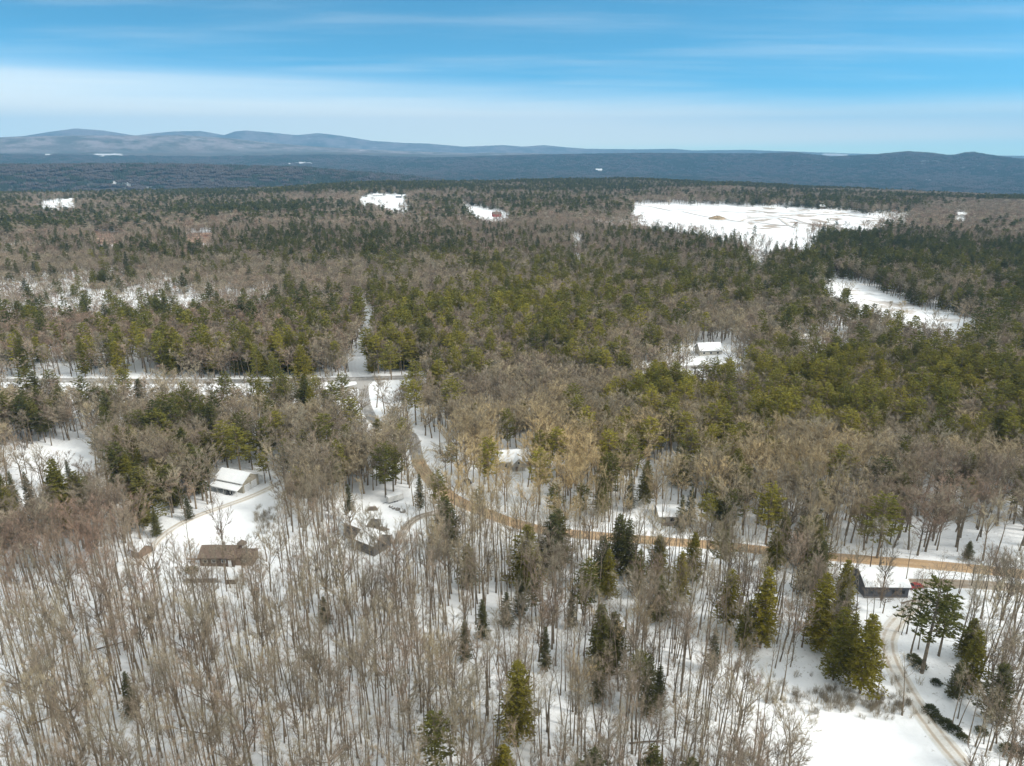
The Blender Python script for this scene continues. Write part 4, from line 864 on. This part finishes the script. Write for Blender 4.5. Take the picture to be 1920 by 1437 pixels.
# a white boat or trailer under the lean-to
t = thing('tractor', 'small dark tractor parked under the lean-to roof of the barn', 'tractor', (-104.3, 235.8, gz(-104, 236)), brz + .2)
mb = MB(); mb.box((0, 0, .85), (1.5, .7, .6)); mb.box((.0, 0, 1.2), (.5, .6, .25)); mb.build('body', WM['dark'], t)
for sx_, sy_, r_ in ((-.6, .5, .55), (-.6, -.5, .55), (.6, .45, .35), (.6, -.45, .35)):
    mb = MB(); mb.tube([(sx_, sy_ - .13, r_), (sx_, sy_ + .13, r_)], [r_, r_], 14); mb.tube([(sx_, sy_ + .13, r_), (sx_, sy_ - .13, r_)], [r_ * .99, r_ * .99], 14); mb.build('wheel', WM['dark'], t)
mb = MB(); mb.box((-.5, 0, 1.45), (.4, .45, .1)); mb.box((-.68, 0, 1.68), (.08, .45, .4)); mb.build('seat', WM['dark'], t)
# grey two-wing house
hz0 = gz(-48, 203); h2 = thing('house', 'dark grey wooden house of two offset wings with thin snow on both roofs', 'house', (-55.0, 205.9, hz0), math.atan2(-.547, .837))
gable_wall('wall', 8.6, 7.6, 5.6, 7.6, WM['grey'], h2); gable_roof(8.6, 7.6, 5.6, 7.6, h2, WM['wood'], M['snow'], snow_th=.12)
gable_wall('wing_wall', 7.6, 7.8, 3.9, 6.1, WM['grey'], h2, 9.0, -3.6); gable_roof(7.6, 7.8, 3.9, 6.1, h2, WM['wood'], M['snow'], 9.0, -3.6, snow_th=.12)
mb = MB(); mb.slab([(8.7, 5.0, 3.4), (12.4, 5.0, 3.4), (12.4, 8.4, 2.8), (8.7, 8.4, 2.8)], .15); mb.build('porch_roof', WM['wood'], h2)
for x, y in ((12.1, 8.2), (9.2, 8.2)): mb = MB(); mb.box((x, y, 1.1), (.14, .14, 3.4)); mb.build('post', WM['wood'], h2)
for x in (1.8, 4.3, 6.8):
    for z in (1.6, 4.2): window(h2, (x, 0, z), 1.1, 1.2, 'y-', WM['wood'])
for x in (10.6, 13.0, 15.4): window(h2, (x, -3.6, 2.0), 1.1, 1.2, 'y-', WM['wood'])
window(h2, (16.6, .6, 2.2), 1.4, 1.3, 'x+', WM['wood']); window(h2, (8.6, 5.2, 4.3), 1.0, 1.1, 'x+', WM['wood']); window(h2, (0, 3.8, 4.2), 1.0, 1.1, 'x-', WM['wood'])
# long grey house by the sandy road
hz3 = gz(105, 175); h3 = thing('house', 'long slate-grey house under a wide snowy roof beside the sandy road', 'house', (99.3, 171.2, hz3), -.03)
gable_wall('wall', 12.0, 9.6, 3.9, 6.2, WM['slate'], h3); gable_roof(12.0, 9.6, 3.9, 6.2, h3, WM['dark'], M['snow'])
for x in (1.8, 4.2, 8.0, 10.4): window(h3, (x, 0, 2.3), 1.1, 1.1, 'y-', WM['dark'])
window(h3, (12.0, 3.0, 2.3), 1.1, 1.1, 'x+'); window(h3, (12.0, 6.4, 2.3), 1.1, 1.1, 'x+'); window(h3, (0, 4.8, 2.3), 1.2, 1.2, 'x-')
mb = MB(); mb.box((6, -.05, .25), (12.2, .12, .9)); mb.build('foundation', WM['stone'], h3)
mb = MB(); mb.box((-1.6, 7.5, 1.6), (2.4, 3.0, .12)); [mb.box((-2.7, 6.1 + k * 1.4, .4), (.12, .12, 2.4)) for k in range(3)]; mb.build('deck', WM['wood'], h3)
# low brown house
hb_ = thing('house', 'low reddish brown house with bare brown roof half hidden by trees', 'house', (-94.6, 187.2, gz(-88, 190)), -.02)
gable_wall('wall', 10.4, 7.0, 3.0, 5.0, WM['brown'], hb_); gable_roof(10.4, 7.0, 3.0, 5.0, hb_, WM['shingle'])
gable_wall('wing_wall', 5.2, 5.0, 2.6, 3.9, WM['tan'], hb_, 10.6, .8); gable_roof(5.2, 5.0, 2.6, 3.9, hb_, WM['shingle'], None, 10.6, .8, .3)
for x in (1.8, 4.4, 7.4): window(hb_, (x, 0, 1.7), 1.2, 1.0, 'y-')
window(hb_, (13.2, .8, 1.5), 1.0, .9, 'y-'); panel('door', hb_, (9.2, 0, 1.0), .95, 2.1, 'y-', WM['door']); mb = MB(); mb.box((6.2, 3.9, 5.3), (.8, .8, 1.4)); mb.build('chimney', WM['stone'], hb_)
mb = MB(); mb.box((-2.4, 1.2, 1.6), (4.4, .14, .5)); mb.build('side_beam', WM['tan'], hb_)
# small shed
q = G(256, 1040); sh = thing('shed', 'small brown shed with snowy roof at the bottom end of the lane', 'shed', (q.x - 1.0, q.y - 1, q.z), -.5)
gable_wall('wall', 3.6, 4.6, 2.3, 3.5, WM['tan'], sh); gable_roof(3.6, 4.6, 2.3, 3.5, sh, WM['wood'], M['snow'], ov=.25); panel('door', sh, (1.8, 0, 1.0), 1.0, 1.9, 'y-', WM['wood'])
# white trailer with chassis
q = G(729, 946); tr_ = thing('trailer', 'white box trailer with snow on top in the yard of the grey house', 'trailer', (q.x, q.y, q.z), .62)
mb = MB(); mb.box((3.0, 1.1, 1.55), (6.0, 2.2, 2.1)); mb.build('box', WM['white'], tr_); mb = MB(); mb.box((3.0, 1.1, 2.68), (5.9, 2.1, .14)); mb.build('snow', M['snow'], tr_)
mb = MB(); mb.box((-.9, 1.1, .45), (1.8, .12, .12)); mb.box((3, 1.1, .43), (5.8, 1.6, .1)); mb.build('chassis', WM['dark'], tr_)
for xx in (2.5, 3.4):
    for yy in (.15, 2.05): mb = MB(); mb.tube([(xx, yy - .1, .36), (xx, yy + .1, .36)], [.36, .36], 12); mb.tube([(xx, yy + .1, .36), (xx, yy - .1, .36)], [.358, .358], 12); mb.build('wheel', WM['dark'], tr_)
# snow-capped boulders
def boulder(u, v, r, lab_):
    q = G(u, v); rng = random.Random(int(u)); t = thing('boulder', lab_, 'boulder', (q.x, q.y, q.z), rng.uniform(0, 3), 'boulders in a row in the snowy yard')
    for nm_, zc_, rr_, mt in (('stone', .25 * r, r, WM['stone']), ('snow_cap', .62 * r, r * .80, M['snow'])):
        mb = MB(); vs = []; n1, n2 = 9, 5
        for a in range(n2 + 1):
            for b in range(n1):
                th = math.pi * a / n2; ph = 2 * math.pi * b / n1; k = rr_ * rng.uniform(.85, 1.12) if 0 < a < n2 else rr_
                vs.append((k * math.sin(th) * math.cos(ph), k * math.sin(th) * math.sin(ph), zc_ + k * math.cos(th) * (.75 if nm_ == 'stone' else .45)))
        mb.add(vs, [(a * n1 + b, (a + 1) * n1 + b, (a + 1) * n1 + (b + 1) % n1, a * n1 + (b + 1) % n1) for a in range(n2) for b in range(n1)]); mb.build(nm_, mt, t)
for k, (u, v, r) in enumerate([(733, 951, .75), (738, 954, .7), (746, 956, .9), (755, 960, 1.1)]): boulder(u, v, r, ['smallest snow-capped boulder, next to the white trailer', 'second snow-capped boulder from the white trailer', 'third snow-capped boulder from the white trailer', 'largest snow-capped boulder, farthest from the white trailer'][k])
q = G(700, 957); wp = thing('woodpile', 'dark woodpile on the snow behind the two-wing grey house', 'woodpile', (q.x, q.y, q.z), .12)
for lay in range(4):
    mb = MB()
    for k in range(9 - lay): mb.tube([(-2.0 + .43 * k + .2 * lay, -.5, .2 + lay * .34), (-2.0 + .43 * k + .2 * lay, .5, .2 + lay * .34)], [.19, .19], 7); mb.tube([(-2.0 + .43 * k + .2 * lay, .5, .2 + lay * .34), (-2.0 + .43 * k + .2 * lay, -.5, .2 + lay * .34)], [.188, .188], 7)
    mb.build('log_layer', WM['wood'], wp)
# gabled snowy house, low snowy house
q = G(938, 884); h5 = thing('house', 'cream house with a crossed snowy gable roof among bright pines', 'house', (q.x, q.y + 1, q.z), .16)
gable_wall('wall', 13.5, 8.5, 3.4, 6.3, WM['cream'], h5); gable_roof(13.5, 8.5, 3.4, 6.3, h5, WM['trim'], M['snow'], snow_th=.3)
t5 = MB(); t5.add([(4.6, -2.2, -.8), (9.4, -2.2, -.8), (9.4, .0, -.8), (4.6, .0, -.8), (4.6, -2.2, 3.2), (9.4, -2.2, 3.2), (9.4, 0, 3.2), (4.6, 0, 3.2), (7, -2.2, 5.4), (7, 0, 5.4)], [(0, 1, 5, 8, 4), (1, 2, 6, 5), (3, 0, 4, 7), (4, 8, 9, 7), (5, 6, 9, 8)]); t5.build('dormer_wall', WM['cream'], h5)
t5 = MB(); t5.slab([(4.2, -2.6, 3.05), (7, -2.6, 5.72), (7, 3.2, 5.72), (4.2, 3.2, 3.05)][::-1], .3); t5.slab([(7, -2.6, 5.72), (9.8, -2.6, 3.05), (9.8, 3.2, 3.05), (7, 3.2, 5.72)][::-1], .3); t5.build('dormer_roof', M['snow'], h5)
for x in (2.0, 11.4): window(h5, (x, 0, 1.8), 1.2, 1.3, 'y-')
window(h5, (7, -2.2, 3.6), .9, 1.0, 'y-'); panel('door', h5, (6.2, -2.2, 1.0), 1.0, 2.1, 'y-', WM['wood'])
q = G(1236, 982); h6 = thing('house', 'low pale house with a snowy roof in the clearing behind the sandy road', 'house', (q.x, q.y, q.z), 0.02)
gable_wall('wall', 10.5, 8.0, 2.5, 3.9, WM['cream'], h6); gable_roof(10.5, 8.0, 2.5, 3.9, h6, WM['dark'], M['snow'], snow_th=.3)
for x in (1.6, 4.4, 8.6): window(h6, (x, 0, 1.5), 1.2, 1.0, 'y-', WM['dark'])
panel('door', h6, (6.4, 0, 1.0), 1.0, 2.0, 'y-', WM['wood']); mb = MB(); mb.box((11.5, -.8, .5), (4.5, .14, .12)); mb.box((5.0, -1.0, .3), (9, 1.6, .12)); mb.build('deck', WM['wood'], h6)
def simple_house(u, v, L_, Wd, eave, ridge, rz, wall, lab_, snowy=True, cat='house', nwin=2, nm_='house', roofm='dark'):
    q = G(u, v); h = thing(nm_, lab_, cat, (q.x, q.y, q.z), rz); gable_wall('wall', L_, Wd, eave, ridge, WM[wall], h); gable_roof(L_, Wd, eave, ridge, h, WM[roofm], M['snow'] if snowy else None, snow_th=.35)
    for k in range(nwin): window(h, (L_ * (k + .6) / (nwin + .2), 0, eave * .55), 1.3, 1.2, 'y-')
    return h
simple_house(1312, 668, 14, 9, 3.2, 6.8, .12, 'cream', 'cream roadside house with a high snowy roof beyond the main road', True, nwin=3)
simple_house(1382, 668, 11, 7, 4.8, 6.6, -.1, 'white', 'white garage with snowy roof to the right of the cream roadside house', True, 'garage', 1, 'garage')
simple_house(206, 812, 9, 7, 3.0, 4.8, .1, 'tan', 'small brown house with patchy snowy roof behind the left snow patch', True)
simple_house(925, 407, 16, 10, 5, 9, .3, 'red', 'red farmhouse with bare roof on the edge of the far narrow field', False, roofm='shingle')
simple_house(131, 381, 14, 12, 6, 11, .5, 'white', 'tall white house at the corner of the far left field', True)
simple_house(699, 369, 26, 12, 4, 7, 0, 'white', 'long white shed on the left side of the far middle field', True, 'shed', 4, 'shed')
simple_house(742, 371, 14, 10, 4, 7, 0, 'slate', 'dark barn with snowy roof at the right end of the far middle field', True, 'barn', 2, 'barn')
simple_house(755, 371, 12, 10, 4, 7, .1, 'white', 'white house with snowy roof beyond the dark barn of the far field', True)
simple_house(1792, 408, 22, 12, 5, 9, -.2, 'white', 'white farmhouse with snowy roof standing alone far to the right', True, nwin=4)
simple_house(1474, 388, 16, 12, 7, 11, .1, 'white', 'tall white house behind the big snow field', True)
simple_house(1537, 392, 12, 10, 5, 8, .1, 'tan', 'small tan house among bare trees behind the big snow field', True)
simple_house(1497, 645, 9, 7, 3, 5, .2, 'cream', 'small cream cabin in the far snowy yard among pines', True)
simple_house(1117, 321, 62, 22, 12, 20, .05, 'white', 'large white building standing alone in the dark blue distance', True, 'building', 5, 'building')
# soil heap in the far field
q = G(1345, 411); rng = random.Random(4); mb = MB(); vs = []; n1 = 26
for a in range(9):
    for b in range(n1):
        ph = 6.2832 * b / n1; f = 1 - a / 9; rx, ry = 21 * f * rng.uniform(.88, 1.1), 17 * f * rng.uniform(.88, 1.1); vs.append((math.cos(ph) * rx, math.sin(ph) * ry, -1 + 7.5 * (1 - f) ** .8 * rng.uniform(.8, 1.2)))
mb.add(vs, [(a * n1 + b, a * n1 + (b + 1) % n1, (a + 1) * n1 + (b + 1) % n1, (a + 1) * n1 + b) for a in range(8) for b in range(n1)] + [tuple(8 * n1 + b for b in range(n1))])
hp = mb.build('soil_heap', flat_mat('soil', (.42, .30, .19), (.22, .18, .12), .25), None); hp.location = q; tag(hp, 'brown heap of bare soil in the big far snow field', 'soil heap')
# cars
def car(u, v, rz, paint, lab_, group=None):
    q = G(u, v); t = thing('parked_car', lab_, 'car', (q.x, q.y, q.z + .02), rz, group); prof = [(-2.2, .35), (-2.25, .75), (-2.1, .98), (-1.35, 1.05), (-.75, 1.48), (.75, 1.50), (1.25, 1.02), (2.1, .9), (2.25, .65), (2.2, .35)]
    mb = MB(); n = len(prof)
    ring = lambda y, k: [(x, y * (1 if z < 1.1 else .84), z) for x, z in prof]
    A_ = ring(-.88, 0); B_ = ring(.88, 0); mb.add(A_ + B_, [tuple(range(n)), tuple(range(2 * n - 1, n - 1, -1))] + [(i, i + n, (i + 1) % n + n, (i + 1) % n) for i in range(n)]); b_ = mb.build('body', paint, t)
    bv = b_.modifiers.new('bevel', 'BEVEL'); bv.width = .09; bv.segments = 2
    mb = MB(); mb.add([(-1.30, .70, 1.12), (-.80, .64, 1.46), (-.80, -.64, 1.46), (-1.30, -.70, 1.12)], [(0, 1, 2, 3)]); mb.add([(1.20, .70, 1.10), (.80, .64, 1.46), (.80, -.64, 1.46), (1.20, -.70, 1.10)], [(3, 2, 1, 0)])
    for v_ in range(len(mb.v)): x, y, z = mb.v[v_]; mb.v[v_] = (x + (.045 if x > 0 else -.045), y, z + .03)
    for sg in (-1, 1): mb.add([(-1.1, sg * .90, 1.08), (1.0, sg * .90, 1.08), (.70, sg * .77, 1.42), (-.72, sg * .77, 1.42)], [(0, 1, 2, 3) if sg < 0 else (3, 2, 1, 0)])
    mb.build('window', WM['glass'], t)
    for x in (-1.4, 1.4):
        for y in (-.82, .82):
            mb = MB(); mb.tube([(x, y - .12, .34), (x, y + .12, .34)], [.34, .34], 16); mb.tube([(x, y + .12, .34), (x, y - .12, .34)], [.338, .338], 16); w_ = mb.build('wheel', WM['dark'], t)
            mb = MB(); s2 = 1 if y > 0 else -1; yo = y + s2 * .125; mb.tube([(x, yo, .34), (x, yo + s2 * .01, .34)], [.2, .19], 12); mb.build('rim', WM['pipe'], w_)
    for y in (-.6, .6): mb = MB(); mb.box((2.24, y, .72), (.06, .34, .14)); mb.build('headlight', WM['trim'], t); mb = MB(); mb.box((-2.24, y, .80), (.06, .3, .16)); mb.build('taillight', WM['red'], t)
car(877, 906, 1.95, NT('black_paint').out((.012, .013, .016), .25, spec=.6), 'black car parked on the snow beside the sandy road bend')
car(1716, 1103, .15, NT('red_paint').out((.38, .03, .035), .3, spec=.6), 'red car parked at the right end of the long grey house')
# poles and wire along the main road
pole_xy = []
for k, (u, v) in enumerate([(560, 706), (624, 704), (700, 702), (790, 700), (880, 697)]):
    q = G(u, v); t = thing('utility_pole', ['leftmost', 'second', 'third', 'fourth', 'rightmost'][k] + ' wooden utility pole along the far side of the main road', 'utility pole', (q.x, q.y + 6, hgt(q.x, q.y + 6)), 0, 'utility poles along the main road'); pole_xy.append((q.x, q.y + 6, hgt(q.x, q.y + 6)))
    mb = MB(); mb.tube([(0, 0, -1), (0, 0, 10.5)], [.19, .13], 8); mb.build('pole', WM['wood'], t); mb = MB(); mb.box((0, 0, 9.8), (.12, 2.2, .12)); mb.build('crossarm', WM['wood'], t)
    for yy in (-.9, 0, .9): mb = MB(); mb.tube([(0, yy, 9.86), (0, yy, 10.06)], [.05, .03], 6); mb.build('insulator', WM['pipe'], t)
mb = MB()
for yy in (-.9, .9):
    for a, b in zip(pole_xy, pole_xy[1:]):
        pts = [Vector((a[0] + (b[0] - a[0]) * k / 8, a[1] + (b[1] - a[1]) * k / 8 + yy, a[2] + (b[2] - a[2]) * k / 8 + 10.05 - .9 * math.sin(math.pi * k / 8))) for k in range(9)]; mb.tube(pts, [.035] * 9, 4)
tag(mb.build('overhead_wire', WM['dark']), 'pair of thin wires strung between the roadside utility poles', 'wire')
q = G(648, 722); t = thing('sign_post', 'thin dark street sign post at the left corner of the road junction', 'sign', (q.x, q.y, q.z)); mb = MB(); mb.tube([(0, 0, -.5), (0, 0, 6.0)], [.10, .08], 6); mb.build('post', WM['dark'], t); mb = MB(); mb.box((0, -.12, 5.4), (1.1, .06, .9)); mb.build('sign_panel', WM['pipe'], t)
# garden structures by the brown house
q = G(345, 1092); wl = MB(); wl.box((4.8, 0, .35), (9.8, .5, 1.5)); o = wl.build('retaining_wall', WM['stone']); o.location = q; o.rotation_euler = (0, 0, .02); tag(o, 'long low grey retaining wall in the snow below the brown house', 'wall')
q = G(424, 1096); t = thing('woodshed', 'small open brown woodshed with snow on top below the brown house', 'shed', (q.x, q.y, q.z), .03)
mb = MB(); mb.box((1.4, .05, .6), (2.8, .1, 1.9)); mb.box((.05, 1, .6), (.1, 1.8, 1.9)); mb.box((2.75, 1, .6), (.1, 1.8, 1.9)); mb.build('wall', WM['brown'], t); mb = MB(); mb.slab([(-.2, -.2, 1.62), (3.0, -.2, 1.62), (3.0, 2.1, 1.95), (-.2, 2.1, 1.95)], .08); rf = mb.build('roof', WM['wood'], t)
mb = MB(); mb.slab([(-.15, -.15, 1.80), (2.95, -.15, 1.80), (2.95, 2.05, 2.13), (-.15, 2.05, 2.13)], .17); mb.build('snow', M['snow'], rf)
q = G(455, 1030); t = thing('gazebo', 'small grey pointed gazebo on the snow above the brown house', 'gazebo', (q.x, q.y, q.z))
for k in range(6): mb = MB(); mb.box((1.35 * math.cos(k * 1.047), 1.35 * math.sin(k * 1.047), .9), (.12, .12, 2.2)); mb.build('post', WM['wood'], t)
mb = MB(); vs = [(1.75 * math.cos(k * 1.047), 1.75 * math.sin(k * 1.047), 2.0) for k in range(6)] + [(0, 0, 3.5), (0, 0, 1.95)]; mb.add(vs, [(k, (k + 1) % 6, 6) for k in range(6)] + [((k + 1) % 6, k, 7) for k in range(6)]); mb.build('roof', WM['wood'], t)
q1 = G(396, 1012); q2 = G(452, 1012); t = thing('rail_fence', 'thin single-rail fence line across the white field above the brown house', 'fence', (q1.x, q1.y, q1.z))
dv = (q2 - q1); mb = MB(); mb.tube([(0, 0, .95), (dv.x, dv.y, .95 + dv.z)], [.05, .05], 5); mb.build('rail', WM['wood'], t)
for k in range(6): mb = MB(); mb.box((dv.x * k / 5, dv.y * k / 5, .45 + dv.z * k / 5), (.1, .1, 1.1)); mb.build('post', WM['wood'], t)
for (u, v, a, ln_, lab_) in ((170, 1222, .45, 9, 'fallen log lying on snow among the lower left trees, dusted dark'), (1690, 1132, .25, 5, 'sawn log resting on snow near the front corner of the long grey house'), (1180, 1395, .05, 8, 'long fallen trunk on the snow near the bottom, right of centre'), (60, 1360, .6, 8, 'fallen trunk on the snow in the lower left corner')):
    q = G(u, v); t = thing('fallen_log', lab_, 'log', (q.x, q.y, q.z + .15), a); mb = MB(); mb.tube([(0, 0, 0), (ln_ * .5, .2, .1), (ln_, 0, .25)], [.2, .16, .08], 7); mb.build('trunk', M['bark'], t)
    mb = MB(); rng = random.Random(int(u)); [mb.tube([(ln_ * rng.uniform(.5, 1), .05, .1), (ln_ * rng.uniform(.6, 1.1), rng.uniform(-1.5, 1.5), rng.uniform(.2, 1.2))], [.04, .015], 4) for _ in range(7)]; mb.build('branch', M['bark'], t)
# shrubs
def shrub_mesh(seed, kind):
    rng = random.Random(seed); mb = MB()
    if kind == 'green':
        for k in range(420):
            a, e = rng.uniform(0, 6.28), rng.uniform(0, 1.45); r = 1.5 * rng.uniform(.5, 1.0); c = Vector((r * math.cos(a) * math.cos(e), r * math.sin(a) * math.cos(e), .1 + r * math.sin(e) * .9)); mb.blade(c, (c * .4 + Vector((rng.uniform(-.5, .5), rng.uniform(-.5, .5), rng.uniform(0, .6)))).normalized() * .42, .26, 0, rng)
    else:
        for k in range(16):
            a = rng.uniform(0, 6.28); d = Vector((math.cos(a) * .35, math.sin(a) * .35, 1)).normalized(); p = Vector((rng.uniform(-.5, .5), rng.uniform(-.5, .5), -.1)); ln_ = rng.uniform(1.2, 2.6); mb.tube([p, p + d * ln_], [.03, .012], 3, 0, False)
            for q in range(9): mb.blade(p + d * ln_ * rng.uniform(.35, 1), rot_about(d, rng.uniform(.2, .9), rng.uniform(0, 6.28)) * rng.uniform(.4, .9), .03, 0, rng)
    return mb.mesh('shrub_' + kind, [{'green': M['hemlock'], 'twig': M['twig'], 'rust': M['oakleaf']}[kind]])
sg_ = [shrub_mesh(i, 'green') for i in range(3)]; st_ = [shrub_mesh(10 + i, 'twig') for i in range(4)]; sr_ = shrub_mesh(3, 'rust')
for k, (u, v, s_) in enumerate([(1745, 1335, 1.2), (1757, 1350, 1.0), (1775, 1362, 1.2), (1790, 1372, 1.1), (1805, 1385, .9), (1840, 1375, 1.0), (1895, 1412, 1.5), (360, 1072, 1.3), (1713, 1238, 1.2), (1722, 1250, 1.3), (1755, 1282, .9)]):
    q = G(u, v); o = obj('evergreen_bush', sg_[k % 3], None, q, k * 1.3); o.scale = (s_, s_, s_ * .8)
    tag(o, ['round dark bush, topmost of the row right of the snowy lane', 'second dark bush down the row right of the snowy lane', 'third dark bush down the row right of the snowy lane', 'fourth dark bush down the row right of the snowy lane', 'lowest dark bush of the row right of the snowy lane', 'dark bush standing apart behind the row of bushes', 'large dark bush near the lower right corner', 'flat dark bush between the brown house and the low wall', 'dark bush at the foot of the big dark pine, upper one', 'dark bush at the foot of the big dark pine, lower one', 'small dark bush between the pine and the bush row'][k], 'bush', 'dark evergreen bushes')
q = G(1422, 1284); o = obj('sapling', sr_, None, q); o.scale = (.9, .9, 1.6); tag(o, 'small sapling with rust-red leaves at the edge of the snow field', 'sapling')
rng = random.Random(8)
from_ = [(1440, 1300), (1700, 1335)]
sx0, sy0, sr0, sz0 = [], [], [], []
for k in range(230):
    t_ = rng.random(); u = 1440 + 270 * t_ + rng.gauss(0, 14); v = 1303 + 30 * t_ + rng.gauss(0, 11) if k < 130 else rng.uniform(1260, 1340); 
    if k >= 180: u, v = rng.uniform(480, 520), rng.uniform(950, 1010)
    q = G(u, v); sx0.append(q.x); sy0.append(q.y); sz0.append(q.z); sr0.append(rng.uniform(.5, 1.0))
brush_col = bpy.data.collections.new('brush')
for k, m_2 in enumerate(st_): brush_col.objects.link(bpy.data.objects.new('brush_shape_%d' % k, m_2))
nn2 = len(sx0); scatter('brush', np.array(sx0), np.array(sy0), np.array(sz0), np.stack([np.zeros(nn2), np.zeros(nn2), np.array([rng.uniform(0, 6) for _ in range(nn2)])], -1), np.repeat(np.array(sr0)[:, None], 3, 1), np.full(nn2, .45), np.array([rng.randint(0, 3) for _ in range(nn2)]), brush_col, 'low leafless brush poking through snow around the open fields', 'brush')

# ------------------------------------------------------------------ the air between here and the mountains
hb = MB(); hb.box((0, 0, 330), (39400, 39400, 1180))
hm = bpy.data.materials.new('haze'); hm.use_nodes = True; hn = hm.node_tree; hn.nodes.clear()
pv = hn.nodes.new('ShaderNodeVolumePrincipled'); pv.inputs['Color'].default_value = (0.27, 0.60, 0.96, 1); pv.inputs['Density'].default_value = 6.8e-5; pv.inputs['Density Attribute'].default_value = ''
pv.inputs['Anisotropy'].default_value = 0.0
ho = hn.nodes.new('ShaderNodeOutputMaterial'); hn.links.new(pv.outputs[0], ho.inputs['Volume'])
tag(hb.build('haze', hm), kind='stuff')
